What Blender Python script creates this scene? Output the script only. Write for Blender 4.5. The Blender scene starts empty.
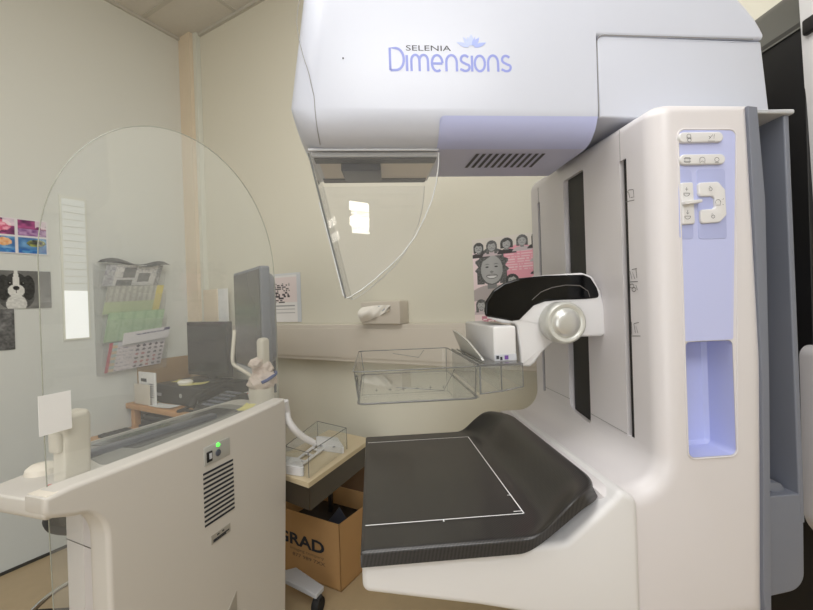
import bpy, bmesh, math, random
from mathutils import Vector, Matrix
random.seed(4)
PI = math.pi
COL = bpy.context.scene.collection
V = Vector

# ------------------------------------------------------------------ camera
F, YAW, PIT, ROLL = 413.026, .0836144, -.0034922, -.0328275
EYE = V((0, 0, 1.0))
FW = V((math.sin(YAW)*math.cos(PIT), math.cos(YAW)*math.cos(PIT), math.sin(PIT)))
_r = V((math.cos(YAW), -math.sin(YAW), 0)); _u = _r.cross(FW)
RT = _r*math.cos(ROLL)+_u*math.sin(ROLL); UP = -_r*math.sin(ROLL)+_u*math.cos(ROLL)
cam = bpy.data.cameras.new('camera'); camo = bpy.data.objects.new('camera', cam); COL.objects.link(camo)
cam.sensor_width = 36; cam.lens = F/813*36; cam.clip_start = .02
m = Matrix((RT, UP, -FW)).transposed().to_4x4(); m.translation = EYE; camo.matrix_world = m
bpy.context.scene.camera = camo

# ------------------------------------------------------------------ frames (right handed, z up)
RA = .606619
def frame(o, ang):   # local x axis turned by ang from world x
    M = Matrix.Rotation(ang, 4, 'Z'); M.translation = V(o); return M
W = Matrix.Identity(4)
R = frame((-.987, 2.405, 0), -RA)              # x along the back wall, -y into the room
CA = PI/2-math.radians(22.5)
K = frame((-.263, 1.25, 0), CA)                # console: x along its front panel (away), +y behind the panel
RK = {id(W): 0, id(R): -RA, id(K): CA}
def hit(Fm, ax, val, x, y):                    # where a sight line meets a plane of a frame
    d = RT*(x-406.5)/F - UP*(y-305)/F + FW
    I = Fm.inverted(); o = I @ EYE; dd = I.to_3x3() @ d
    t = (val-o[ax])/dd[ax]; return o+dd*t

# ------------------------------------------------------------------ materials
def lin(c):
    return tuple((x/255/12.92 if x/255 <= .04045 else ((x/255+.055)/1.055)**2.4) for x in c)
def nt(name):
    m = bpy.data.materials.new(name); m.use_nodes = True
    n = m.node_tree; b = n.nodes['Principled BSDF']; return m, n, b
def mat(name, rgb, rough=.5, metal=0, spec=.5, coat=0, var=0, scale=8, bump=0, emit=0):
    m, n, b = nt(name); c = lin(rgb)
    b.inputs['Base Color'].default_value = (*c, 1); b.inputs['Roughness'].default_value = rough
    b.inputs['Metallic'].default_value = metal; b.inputs['Specular IOR Level'].default_value = spec
    b.inputs['Coat Weight'].default_value = coat; b.inputs['Coat Roughness'].default_value = .08
    if emit:
        b.inputs['Emission Color'].default_value = (*c, 1); b.inputs['Emission Strength'].default_value = emit
    if var or bump:
        tc = n.nodes.new('ShaderNodeTexCoord'); nz = n.nodes.new('ShaderNodeTexNoise')
        nz.inputs['Scale'].default_value = scale; nz.inputs['Detail'].default_value = 4
        n.links.new(tc.outputs['Object'], nz.inputs['Vector'])
        if var:
            mx = n.nodes.new('ShaderNodeMix'); mx.data_type = 'RGBA'
            mx.inputs[6].default_value = (*[v*(1-var) for v in c], 1); mx.inputs[7].default_value = (*[min(1, v*(1+var)) for v in c], 1)
            n.links.new(nz.outputs['Fac'], mx.inputs[0]); n.links.new(mx.outputs[2], b.inputs['Base Color'])
        if bump:
            bp = n.nodes.new('ShaderNodeBump'); bp.inputs['Strength'].default_value = bump; bp.inputs['Distance'].default_value = .002
            n.links.new(nz.outputs['Fac'], bp.inputs['Height']); n.links.new(bp.outputs['Normal'], b.inputs['Normal'])
    return m
def clear(name, rgb=(255, 255, 255), haze=.04, ior=1.45, rough=.01):
    m = bpy.data.materials.new(name); m.use_nodes = True; n = m.node_tree; n.nodes.clear()
    o = n.nodes.new('ShaderNodeOutputMaterial'); t = n.nodes.new('ShaderNodeBsdfTransparent'); g = n.nodes.new('ShaderNodeBsdfGlossy')
    d = n.nodes.new('ShaderNodeBsdfDiffuse'); lw = n.nodes.new('ShaderNodeLayerWeight'); pw = n.nodes.new('ShaderNodeMath'); pw.operation = 'POWER'; pw.inputs[1].default_value = 5; fr = n.nodes.new('ShaderNodeMath'); fr.operation = 'MULTIPLY_ADD'; f0 = ((ior-1)/(ior+1))**2; a = n.nodes.new('ShaderNodeMixShader'); b = n.nodes.new('ShaderNodeMixShader')
    t.inputs[0].default_value = (*lin(rgb), 1); g.inputs['Roughness'].default_value = rough; fr.inputs[1].default_value = 1-f0; fr.inputs[2].default_value = f0; n.links.new(lw.outputs['Facing'], pw.inputs[0]); n.links.new(pw.outputs[0], fr.inputs[0])
    d.inputs[0].default_value = (.95, .96, .97, 1); a.inputs[0].default_value = haze
    n.links.new(t.outputs[0], a.inputs[1]); n.links.new(d.outputs[0], a.inputs[2])
    n.links.new(fr.outputs[0], b.inputs[0]); n.links.new(a.outputs[0], b.inputs[1]); n.links.new(g.outputs[0], b.inputs[2])
    n.links.new(b.outputs[0], o.inputs[0]); return m
def carbon():
    m, n, b = nt('carbon fibre')
    tc = n.nodes.new('ShaderNodeTexCoord'); mp = n.nodes.new('ShaderNodeMapping'); mp.inputs['Rotation'].default_value = (0, 0, .9)
    w1 = n.nodes.new('ShaderNodeTexWave'); w1.inputs['Scale'].default_value = 95; w1.inputs['Distortion'].default_value = .3
    ck = n.nodes.new('ShaderNodeTexChecker'); ck.inputs['Scale'].default_value = 420
    mu = n.nodes.new('ShaderNodeMath'); mu.operation = 'MULTIPLY_ADD'; mu.inputs[1].default_value = .25
    cr = n.nodes.new('ShaderNodeMix'); cr.data_type = 'RGBA'
    cr.inputs[6].default_value = (*lin((18, 17, 18)), 1); cr.inputs[7].default_value = (*lin((46, 43, 43)), 1)
    n.links.new(tc.outputs['Object'], mp.inputs[0]); n.links.new(mp.outputs[0], w1.inputs['Vector']); n.links.new(mp.outputs[0], ck.inputs['Vector'])
    n.links.new(ck.outputs['Fac'], mu.inputs[0]); n.links.new(w1.outputs['Fac'], mu.inputs[2])
    n.links.new(mu.outputs[0], cr.inputs[0]); n.links.new(cr.outputs[2], b.inputs['Base Color'])
    b.inputs['Roughness'].default_value = .42; b.inputs['Coat Weight'].default_value = .35; b.inputs['Coat Roughness'].default_value = .12
    return m
def painted():
    m, n, b = nt('printed paper'); a = n.nodes.new('ShaderNodeAttribute'); a.attribute_name = 'Col'
    n.links.new(a.outputs['Color'], b.inputs['Base Color']); b.inputs['Roughness'].default_value = .55; return m
def wallmat(name, c1, c2, bump=.25):   # soft vertical tint drift and fine paint stipple
    m, n, b = nt(name); tc = n.nodes.new('ShaderNodeTexCoord'); sp = n.nodes.new('ShaderNodeSeparateXYZ')
    mr = n.nodes.new('ShaderNodeMapRange'); mr.inputs[1].default_value = 0; mr.inputs[2].default_value = 2.5
    mx = n.nodes.new('ShaderNodeMix'); mx.data_type = 'RGBA'; mx.inputs[6].default_value = (*lin(c1), 1); mx.inputs[7].default_value = (*lin(c2), 1)
    nz = n.nodes.new('ShaderNodeTexNoise'); nz.inputs['Scale'].default_value = 90; bp = n.nodes.new('ShaderNodeBump'); bp.inputs['Strength'].default_value = bump; bp.inputs['Distance'].default_value = .001
    n.links.new(tc.outputs['Object'], sp.inputs[0]); n.links.new(sp.outputs[2], mr.inputs[0]); n.links.new(mr.outputs[0], mx.inputs[0])
    n.links.new(mx.outputs[2], b.inputs['Base Color']); n.links.new(tc.outputs['Object'], nz.inputs['Vector']); n.links.new(nz.outputs['Fac'], bp.inputs['Height'])
    n.links.new(bp.outputs['Normal'], b.inputs['Normal']); b.inputs['Roughness'].default_value = .6; return m
def woodmat(name, c1, c2, sc=6):
    m, n, b = nt(name); tc = n.nodes.new('ShaderNodeTexCoord'); mp = n.nodes.new('ShaderNodeMapping'); mp.inputs['Scale'].default_value = (1, 9, 9)
    nz = n.nodes.new('ShaderNodeTexNoise'); nz.inputs['Scale'].default_value = sc; nz.inputs['Detail'].default_value = 6; nz.inputs['Distortion'].default_value = .6
    mx = n.nodes.new('ShaderNodeMix'); mx.data_type = 'RGBA'; mx.inputs[6].default_value = (*lin(c1), 1); mx.inputs[7].default_value = (*lin(c2), 1)
    n.links.new(tc.outputs['Object'], mp.inputs[0]); n.links.new(mp.outputs[0], nz.inputs['Vector']); n.links.new(nz.outputs['Fac'], mx.inputs[0]); n.links.new(mx.outputs[2], b.inputs['Base Color'])
    b.inputs['Roughness'].default_value = .45; return m

M = dict(
    apron=mat('dark brown apron', (60, 52, 42), .4, var=.05),
    wallL=wallmat('pale green wall paint', (209, 215, 215), (222, 220, 210)), wallB=wallmat('cream wall paint', (221, 219, 205), (227, 222, 206)),
    ceil=mat('ceiling tile', (216, 210, 200), .8, var=.04, scale=60, bump=.3), grid=mat('ceiling grid', (200, 195, 184), .6),
    floor=mat('vinyl floor', (184, 164, 132), .4, var=.07, scale=25), skirt=mat('dark skirting line', (60, 60, 58), .5),
    boxing=mat('beige boxing', (228, 212, 188), .5, var=.01), boxingw=mat('white boxing', (222, 222, 210), .5, var=.01),
    trunk=mat('white trunking plastic', (214, 206, 194), .4, var=.01),
    white=mat('machine white', (220, 219, 220), .38, var=.012, scale=3), coolwhite=mat('machine cool white', (205, 209, 222), .3, var=.01, scale=3),
    armwhite=mat('arm pearl white', (216, 212, 214), .36, var=.012, scale=3),
    lav=mat('lavender plastic', (190, 196, 236), .4, var=.01), lavd=mat('lavender grey plastic', (192, 194, 222), .42, var=.01), seam=mat('seam shadow', (150, 148, 148), .7), dseam=mat('dark seam', (96, 92, 90), .7),
    grey=mat('cool grey plastic', (118, 122, 134), .42, var=.02), greyd=mat('deep grey plastic', (80, 84, 96), .42, var=.02), lgrey=mat('light grey plastic', (196, 198, 204), .4, var=.01),
    black=mat('matt black', (22, 21, 22), .5, var=.05), gloss=mat('glossy black', (7, 7, 9), .12, spec=.35, var=.02), rubber=mat('black rubber', (28, 28, 30), .75, var=.05),
    dark=mat('charcoal plastic', (44, 44, 46), .4, var=.05), silver=mat('satin silver', (205, 205, 202), .32, .55, var=.01), chrome=mat('chrome', (220, 220, 220), .15, 1, var=.01),
    cabinet=mat('console ivory', (206, 202, 196), .42, var=.012, scale=3), cabtop=mat('console cream', (226, 219, 207), .42, var=.012), deskgrey=mat('console grey deck', (132, 132, 128), .45, var=.03), deskdark=mat('console dark glass', (52, 54, 56), .2, var=.03),
    screen=mat('monitor screen', (88, 88, 88), .22, var=.25, scale=5), pcscreen=mat('dark screen', (34, 36, 36), .18, var=.1),
    wood=woodmat('desk wood', (186, 134, 84), (214, 164, 112)), woodb=woodmat('board wood', (150, 120, 82), (176, 144, 102)), beech=woodmat('trolley laminate', (196, 180, 148), (212, 196, 166), 3),
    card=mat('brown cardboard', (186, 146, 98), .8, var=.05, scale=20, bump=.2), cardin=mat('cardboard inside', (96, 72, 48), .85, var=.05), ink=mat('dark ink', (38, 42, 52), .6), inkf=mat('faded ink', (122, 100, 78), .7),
    clear=clear('clear acrylic', haze=.045), glass=clear('screen glass', (253, 254, 253), haze=.09, ior=1.5), gedge=mat('glass edge', (158, 160, 148), .25, var=.02), aedge=mat('acrylic edge', (112, 113, 112), .2, var=.02), aedgel=mat('acrylic light edge', (226, 228, 228), .15, var=.01),
    paddle=clear('paddle polycarbonate', (252, 253, 253), haze=.02), smoke=clear('grey tint acrylic', (226, 226, 230), haze=.06),
    paper=mat('white paper', (236, 236, 236), .7, var=.01), yellow=mat('yellow note', (226, 218, 140), .7, var=.02), purple=mat('purple mark', (110, 70, 150), .5), mark=mat('white line', (238, 238, 240), .5, emit=.1),
    paint=painted(), logo=mat('lavender ink', (146, 156, 222), .5), logol=mat('pale lavender ink', (196, 206, 246), .5), txt=mat('charcoal ink', (70, 70, 78), .6), txtg=mat('grey icon ink', (110, 106, 104), .6),
    tape=mat('crumpled gauze', (240, 222, 214), .7, var=.1, scale=40, bump=.8), blue=mat('blue tape', (60, 82, 150), .5, var=.03), red=mat('red plastic', (200, 60, 50), .4), green=mat('green lamp', (90, 235, 80), .4, emit=1.6),
    tissue=mat('white tissue', (244, 240, 232), .8, var=.02), plate=mat('metal label', (176, 172, 164), .35, .3, var=.1, scale=90),
    glow_pane=mat('reflected window glow', (244, 246, 246), .5, emit=.55), reflected_blind=mat('blind slat', (214, 217, 214), .5, emit=.18), lens=mat('collimator glass', (18, 22, 42), .35, spec=.3, var=.02), tan=mat('collimator tray', (190, 176, 158), .3, var=.02),
    lamp=mat('rear panel glow', (255, 250, 240), .5, emit=18), panel=mat('ceiling light diffuser', (255, 252, 244), .5, emit=2.0), bandl=mat('gantry cap grey', (84, 84, 80), .5, var=.05))

# ------------------------------------------------------------------ object bookkeeping
BASE = {}
def mesh_from(bm, mats, smooth=None):
    me = bpy.data.meshes.new('m'); bmesh.ops.recalc_face_normals(bm, faces=bm.faces)
    bm.to_mesh(me); bm.free()
    for k in (mats if isinstance(mats, (list, tuple)) else [mats]): me.materials.append(M[k] if isinstance(k, str) else k)
    if smooth is not None:
        me.shade_smooth(); me.set_sharp_from_angle(angle=math.radians(smooth))
    return me
def tag(o, label=None, cat=None, group=None, kind=None):
    for k, v in (('label', label), ('category', cat), ('group', group), ('kind', kind)):
        if v: o[k] = v
    return o
def thing(name, label, cat, Fm=W, base=(0, 0, 0), group=None):
    o = bpy.data.objects.new(name, None); o.empty_display_size = .05; COL.objects.link(o)
    o.matrix_world = Fm @ Matrix.Translation(V(base)); BASE[o.name] = (Fm, V(base)); return tag(o, label, cat, group)
def obj(name, bm, mats, parent=None, smooth=None, Fm=W, wn=False, label=None):
    """link bm (given in frame coordinates) as one mesh object, optionally under parent"""
    if parent is not None: Fm, b = BASE[parent.name]
    else:
        b = V((0, 0, 0))
        if bm.verts:
            xs = [v.co for v in bm.verts]; b = V(((min(p.x for p in xs)+max(p.x for p in xs))/2, (min(p.y for p in xs)+max(p.y for p in xs))/2, min(p.z for p in xs)))
    me = mesh_from(bm, mats, smooth); me.transform(Matrix.Translation(-b)); me.name = name
    o = bpy.data.objects.new(name, me); COL.objects.link(o); BASE[o.name] = (Fm, b)
    if parent is not None: o.parent = parent
    else: o.matrix_world = Fm @ Matrix.Translation(b)
    if wn:
        w = o.modifiers.new('wn', 'WEIGHTED_NORMAL'); w.keep_sharp = True; w.weight = 90
    if label: o['label'] = label
    return o
def solo(name, bm, mats, label, cat, Fm=W, smooth=None, group=None):
    return tag(obj(name, bm, mats, None, smooth, Fm), label, cat, group)
def struct(name, bm, mats, Fm=W, smooth=None):
    return tag(obj(name, bm, mats, None, smooth, Fm), kind='structure')

# ------------------------------------------------------------------ shape helpers
def B(): return bmesh.new()
def box(bm, x0, x1, y0, y1, z0, z1, r=0, mi=0, T=None, seg=3):
    b = bmesh.new(); bmesh.ops.create_cube(b, size=1)
    for v in b.verts: v.co = V(((x0+x1)/2+v.co.x*(x1-x0), (y0+y1)/2+v.co.y*(y1-y0), (z0+z1)/2+v.co.z*(z1-z0)))
    if r: bmesh.ops.bevel(b, geom=b.edges[:], offset=r, segments=seg, affect='EDGES', profile=.5)
    return join(bm, b, mi, T)
def join(bm, b, mi=0, T=None):
    for f in b.faces:
        f.material_index = mi
    if T: b.transform(T)
    me = bpy.data.meshes.new('t'); b.to_mesh(me); b.free(); bm.from_mesh(me); bpy.data.meshes.remove(me); return bm
def fillet(pts, seg=7):
    """pts: (x, z[, r]) -> outline with rounded corners"""
    out = []; n = len(pts)
    for i, p in enumerate(pts):
        P = V(p[:2]); r = p[2] if len(p) > 2 else 0
        if r <= 0: out.append(P); continue
        a = (V(pts[i-1][:2])-P); c = (V(pts[(i+1) % n][:2])-P); la, lc = a.length, c.length; a.normalize(); c.normalize()
        ang = a.angle(c); t = min(r/math.tan(ang/2), la*.49, lc*.49); rr = t*math.tan(ang/2)
        if ang > PI-.02: out.append(P); continue
        ctr = P+(a+c).normalized()*(rr/math.sin(ang/2)); s = P+a*t-ctr; e = P+c*t-ctr
        sw = s.angle(e); sg = 1 if s.x*e.y-s.y*e.x > 0 else -1
        for k in range(seg+1):
            q = sg*sw*k/seg; out.append(ctr+V((s.x*math.cos(q)-s.y*math.sin(q), s.x*math.sin(q)+s.y*math.cos(q))))
    res = []
    for p in out:
        if not res or (p-res[-1]).length > 1e-5: res.append(p)
    if (res[0]-res[-1]).length < 1e-5: res.pop()
    return res
def area2(p): return sum(p[i-1].x*p[i].y-p[i].x*p[i-1].y for i in range(len(p)))
def inset(p, d):
    if d == 0: return [q.copy() for q in p]
    s = 1 if area2(p) > 0 else -1; n = len(p); out = []
    for i in range(n):
        a = (p[i]-p[i-1]).normalized(); b = (p[(i+1) % n]-p[i]).normalized()
        na = V((-a.y, a.x))*s; nb = V((-b.y, b.x))*s; m_ = na+nb
        m_ = m_/max(.35, 1+na.dot(nb)); out.append(p[i]+m_*d)
    return out
PL = {'xz': lambda a, b, h: V((a, h, b)), 'yz': lambda a, b, h: V((h, a, b)), 'xy': lambda a, b, h: V((a, b, h))}
def prism(bm, pts, h0, h1, r0=0, r1=0, plane='xz', seg=5, mi=0, mcap=None):
    """extrude an outline, rounding both cap edges"""
    if not isinstance(pts[0], Vector): pts = [V(p[:2]) for p in pts]
    rings = []
    def add(h, d): rings.append([bm.verts.new(PL[plane](q.x, q.y, h)) for q in inset(pts, d)])
    sg = 1 if h1 > h0 else -1
    if r0:
        for k in range(seg+1):
            a = k/seg*PI/2; add(h0+sg*r0*(1-math.cos(a)), r0*(1-math.sin(a)))
    else: add(h0, 0)
    if r1:
        for k in range(seg, -1, -1):
            a = k/seg*PI/2; add(h1-sg*r1*(1-math.cos(a)), r1*(1-math.sin(a)))
    else: add(h1, 0)
    n = len(pts)
    for A, C in zip(rings, rings[1:]):
        for i in range(n):
            f = bm.faces.new((A[i-1], A[i], C[i], C[i-1])); f.material_index = mi
    for ring, rev in ((rings[0], False), (rings[-1], True)):
        f = bm.faces.new(ring if not rev else ring[::-1]); f.material_index = mi if mcap is None else mcap
    return bm
def tube(bm, pts, r, n=10, mi=0, closed=False):
    pts = [V(p) for p in pts]; rings = []; N = len(pts); nx = None
    for i, p in enumerate(pts):
        if closed: t = (pts[(i+1) % N]-pts[i-1])
        else: t = pts[min(i+1, N-1)]-pts[max(i-1, 0)]
        t.normalize()
        if nx is None: nx = t.orthogonal().normalized()
        nx = (nx-t*nx.dot(t)).normalized(); by = t.cross(nx); rr = r[i] if isinstance(r, (list, tuple)) else r
        rings.append([bm.verts.new(p+(nx*math.cos(a)+by*math.sin(a))*rr) for a in [2*PI*k/n for k in range(n)]])
    for i in range(N if closed else N-1):
        A, C = rings[i], rings[(i+1) % N]
        for k in range(n):
            f = bm.faces.new((A[k-1], A[k], C[k], C[k-1])); f.material_index = mi
    if not closed:
        for q in (rings[0], rings[-1]): bm.faces.new(q).material_index = mi
    return bm
def spline(pts, n=8):
    pts = [V(p) for p in pts]; out = []
    for i in range(len(pts)-1):
        p0 = pts[max(i-1, 0)]; p1 = pts[i]; p2 = pts[i+1]; p3 = pts[min(i+2, len(pts)-1)]
        for k in range(n):
            t = k/n; out.append(.5*((2*p1)+(p2-p0)*t+(2*p0-5*p1+4*p2-p3)*t*t+(3*p1-p0-3*p2+p3)*t**3))
    out.append(pts[-1]); return out
def lathe(bm, prof, c, axis='z', n=36, mi=0):
    """prof: (radius, height)"""
    rings = []
    for r, h in prof:
        ring = []
        for k in range(n):
            a = 2*PI*k/n; x, y = r*math.cos(a), r*math.sin(a)
            ring.append(bm.verts.new(V(c)+(V((x, y, h)) if axis == 'z' else V((x, h, y)) if axis == 'y' else V((h, x, y)))))
        rings.append(ring)
    for A, C in zip(rings, rings[1:]):
        for k in range(n): bm.faces.new((A[k-1], A[k], C[k], C[k-1])).material_index = mi
    for q in (rings[0], rings[-1]): bm.faces.new(q).material_index = mi
    return bm
def ribbon(bm, pts, w, P, closed=False, mi=0, lift=0):
    """flat stroke of width w; pts 2-D, P maps (a, b) to 3-D"""
    pts = [V(p) for p in pts]; N = len(pts); L = []; Rr = []
    for i in range(N):
        t = (pts[(i+1) % N]-pts[i-1]) if closed else pts[min(i+1, N-1)]-pts[max(i-1, 0)]
        t.normalize(); nn = V((-t.y, t.x))*w/2
        L.append(bm.verts.new(P(*(pts[i]+nn)))); Rr.append(bm.verts.new(P(*(pts[i]-nn))))
    for i in range(N if closed else N-1):
        j = (i+1) % N; bm.faces.new((L[i], Rr[i], Rr[j], L[j])).material_index = mi
    return bm
def arc(cx, cy, rx, ry, a0, a1, n=10):
    return [(cx+rx*math.cos(math.radians(a0+(a1-a0)*k/n)), cy+ry*math.sin(math.radians(a0+(a1-a0)*k/n))) for k in range(n+1)]
def text(bm, s, P, w=None, h=1, bold=0, mi=0):
    """lettering mapped by P(a, b); a runs 0..w (or natural), b 0..h for capitals"""
    c = bpy.data.curves.new('t', 'FONT'); c.body = s; c.offset = bold; c.resolution_u = 3
    o = bpy.data.objects.new('t', c); COL.objects.link(o); bpy.context.view_layer.update()
    me = bpy.data.meshes.new_from_object(o.evaluated_get(bpy.context.evaluated_depsgraph_get()))
    bpy.data.objects.remove(o); bpy.data.curves.remove(c)
    xs = [v.co.x for v in me.vertices]; x0, x1 = min(xs), max(xs); sy = h/.69; sx = (w/(x1-x0)) if w else sy
    b = bmesh.new(); b.from_mesh(me); bpy.data.meshes.remove(me)
    for v in b.verts: v.co = P((v.co.x-x0)*sx, v.co.y*sy)
    return join(bm, b, mi)
def plane_map(o, ex, ey):
    o, ex, ey = V(o), V(ex), V(ey); return lambda a, b: o+ex*a+ey*b
def cut(bm, cutter):
    A = bpy.data.meshes.new('a'); bmesh.ops.recalc_face_normals(bm, faces=bm.faces); bm.to_mesh(A); bm.free()
    C = bpy.data.meshes.new('c'); bmesh.ops.recalc_face_normals(cutter, faces=cutter.faces); cutter.to_mesh(C); cutter.free()
    a = bpy.data.objects.new('a', A); c = bpy.data.objects.new('c', C); COL.objects.link(a); COL.objects.link(c)
    m_ = a.modifiers.new('b', 'BOOLEAN'); m_.operation = 'DIFFERENCE'; m_.object = c; m_.solver = 'EXACT'; m_.use_self = True
    bpy.context.view_layer.update()
    me = bpy.data.meshes.new_from_object(a.evaluated_get(bpy.context.evaluated_depsgraph_get()))
    out = bmesh.new(); out.from_mesh(me)
    for q in (a, c): bpy.data.objects.remove(q)
    for q in (A, C, me): bpy.data.meshes.remove(q)
    return out
def sheet(o, ex, ey, nx, ny, fn, thick=.002, curl=0):
    """printed sheet: origin top-left, ex along width, ey downward; fn(s, t) -> sRGB"""
    bm = bmesh.new(); L = bm.verts.layers.float_color.new('Col'); o, ex, ey = V(o), V(ex), V(ey); n_ = ex.cross(ey).normalized(); g = []
    for j in range(ny+1):
        row = []
        for i in range(nx+1):
            s, t = i/nx, j/ny; v = bm.verts.new(o+ex*s+ey*t-n_*curl*(math.sin(s*3.3+t*2)**2)); v[L] = (*lin([max(0, min(255, q)) for q in fn(s, t)]), 1); row.append(v)
        g.append(row)
    for j in range(ny):
        for i in range(nx): bm.faces.new((g[j][i], g[j][i+1], g[j+1][i+1], g[j+1][i]))
    rim = [g[0][i] for i in range(nx+1)]+[g[j][nx] for j in range(1, ny+1)]+[g[ny][i] for i in range(nx-1, -1, -1)]+[g[j][0] for j in range(ny-1, 0, -1)]
    bk = []
    for v in rim:
        q = bm.verts.new(v.co+n_*thick); q[L] = v[L]; bk.append(q)
    for i in range(len(rim)): bm.faces.new((rim[i-1], rim[i], bk[i], bk[i-1]))
    bm.faces.new(bk); return bm

# ================================================================== THE ROOM (frame R)
RU, RV, H = 4.2, 3.6, 2.5
struct('floor', box(B(), -.1, RU+.1, -RV-.1, .1, -.1, 0), 'floor', R)
bm = box(B(), -.1, RU+.1, -RV-.1, .1, H, H+.1); struct('ceiling', bm, 'ceil', R)
struct('wall_left', box(B(), -.1, 0, -RV-.1, .1, 0, H), 'wallL', R)
struct('wall_back', box(B(), 0, RU, 0, .1, 0, H), 'wallB', R)
struct('wall_right', box(B(), RU, RU+.1, -RV-.1, .1, 0, H), 'wallB', R)
struct('wall_rear', box(B(), 0, RU, -RV-.1, -RV, 0, H), 'wallB', R)
bm = B()                                            # ceiling grid bars
for k in range(6): box(bm, 0, RU, -.233-.6*k-.010, -.233-.6*k+.010, H-.004, H)
for k in range(7): box(bm, .436+.6*k-.010, .436+.6*k+.010, -RV, 0, H-.0035, H)
struct('trim_1', bm, 'grid', R)
bm = box(B(), 0, RU, -.014, 0, H-.016, H); struct('trim_2', bm, 'grid', R)
bm = box(B(), 0, .014, -RV, 0, H-.016, H); struct('trim_3', bm, 'grid', R)
struct('baseboard_left', box(B(), 0, .004, -RV, 0, 0, .012), 'skirt', R)
struct('baseboard_back', box(B(), 0, RU, -.004, 0, 0, .012), 'skirt', R)
bm = box(B(), 0, .098, -.045, 0, 0, H); struct('trim_4', bm, 'boxing', R)      # boxed-in pipe in the corner
bm = box(B(), .098, .128, -.026, 0, 0, H, .002); struct('trim_5', bm, 'boxingw', R)
# glowing strip on the left wall, standing in for a window reflection in the screen
w = struct('reflection_strip', box(B(), 0, .006, -.609, -.509, .888, 1.52), 'boxingw', R)
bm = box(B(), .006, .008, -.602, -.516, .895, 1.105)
obj('glow_pane', bm, 'glow_pane', w)
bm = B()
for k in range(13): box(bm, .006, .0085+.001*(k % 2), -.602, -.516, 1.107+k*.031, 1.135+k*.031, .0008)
obj('reflected_blind', bm, 'reflected_blind', w)
w = struct('rear_glow_panel', box(B(), 3.42, 3.78, -RV, -RV+.01, 1.70, 2.06), 'boxingw', R)  # unseen glowing panel, added for the two bright reflections in the face shield
for z in (1.765, 1.912): obj('glow_pane', box(B(), 3.47, 3.69, -RV+.01, -RV+.014, z, z+.085), 'lamp', w)

# dado trunking along the back wall
bm = box(B(), .128, 3.2, -.05, 0, .765, .922, .004); box(bm, .128, 3.2, -.0535, -.05, .782, .905, .001)
t = solo('cable_trunking', bm, 'trunk', 'long off-white dado trunking fixed along the back wall below the notices', 'trunking', R, 30)

# ceiling lights behind the camera (outside the photo, real fittings)
for (u, v) in ((1.6, 2.5), (3.0, 2.5)):
    o = struct('trim_6', box(B(), u-.32, u+.32, -v-.32, -v+.32, H-.02, H-.004, .003), 'boxingw', R)
    obj('diffuser', box(B(), u-.29, u+.29, -v-.29, -v+.29, H-.024, H-.018), 'panel', o)

# ------------------------------------------------------------------ printed things
def ell(s, t, cx, cy, rx, ry): return ((s-cx)/rx)**2+((t-cy)/ry)**2
def mixc(a, b, k): return [a[i]+(b[i]-a[i])*k for i in range(3)]
def hsh(i, j, k=0): 
    x = math.sin(i*127.1+j*311.7+k*74.7)*43758.5453; return x-math.floor(x)
def vn(x, y, k=0):
    i, j = math.floor(x), math.floor(y); a, b = x-i, y-j; a = a*a*(3-2*a); b = b*b*(3-2*b)
    return (hsh(i, j, k)*(1-a)+hsh(i+1, j, k)*a)*(1-b)+(hsh(i, j+1, k)*(1-a)+hsh(i+1, j+1, k)*a)*b
def flowers(s, t):
    c = int(s*4); r = int(t*2); x, y = s*4-c, t*2-r
    if min(x, 1-x) < .05 or min(y, 1-y) < .035: return (226, 222, 224)
    n = vn(s*26, t*13, r); n2 = vn(s*50, t*25, 5)
    if r == 0:
        base = mixc((70, 26, 70), (196, 90, 150), n)
        if c % 2 == 0 and ell(x, y, .45, .45, .4, .36) < .8+n*.4: base = mixc((200, 70, 110), (250, 190, 205), n2)
        elif c % 2 and y > .55: base = mixc((120, 70, 130), (196, 160, 200), n2)
        if x > .6 and y < .25+.3*n: base = mixc(base, (240, 236, 238), .8)
    else:
        base = mixc((50, 100, 160), (130, 180, 220), n)
        if ell(x, y, .6, .35, .3, .22) < .7+n*.5: base = mixc((226, 150, 90), (236, 200, 160), n2) if c % 2 == 0 else mixc((40, 40, 60), (190, 200, 90), n2)
        if y > .72: base = mixc((30, 90, 170), (90, 160, 210), n2)
    return base
def puppy(s, t):
    s -= .135
    # grey photo of a black and white spaniel puppy lying on a rock
    n = vn(s*60, t*30); g = 88+30*vn(s*9, t*6, 3)+10*n
    if t > .62: g = 105+40*vn(s*18, t*9, 7)
    if s < .28: g += 18*vn(s*40, t*10, 2)
    x = s
    if ell(x, t, .565, .70, .15, .34) < 1: g = 70+26*n                     # body
    if ell(x, t, .565, .88, .085, .24) < 1: g = 196+30*n                   # white chest
    for ex in (.462, .668):
        if ell(x, t, ex, .45, .055, .33) < 1: g = 34+26*n                  # long ears
    if ell(x, t, .565, .36, .095, .30) < 1: g = 46+20*n                    # head
    if ell(x, t, .565, .18, .014+.055*t, .34) < 1: g = 214+12*n            # blaze
    if ell(x, t, .565, .53, .070, .17) < 1: g = 206+18*n                   # muzzle
    if ell(x, t, .565, .46, .026, .055) < 1: g = 24                        # nose
    if abs(x-.565) < .004 and .5 < t < .6: g = 90
    for ex in (.512, .618):
        if ell(x, t, ex, .34, .015, .045) < 1: g = 10
        if ell(x, t, ex+.004, .325, .004, .012) < 1: g = 230
    return (g, g, g*.98)
def rocks(s, t):
    g = 60+110*vn(s*14, t*8)*vn(s*5, t*4, 4)+40*vn(s*50, t*30, 2); return (g, g, g)
o = solo('art_calendar', sheet((.004, -1.058, 1.392), (0, .407, .003), (0, 0, -.142), 170, 60, flowers), 'paint',
         'glossy sheet of pink and blue flower pictures at top left on the pale wall', 'poster', R)
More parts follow.
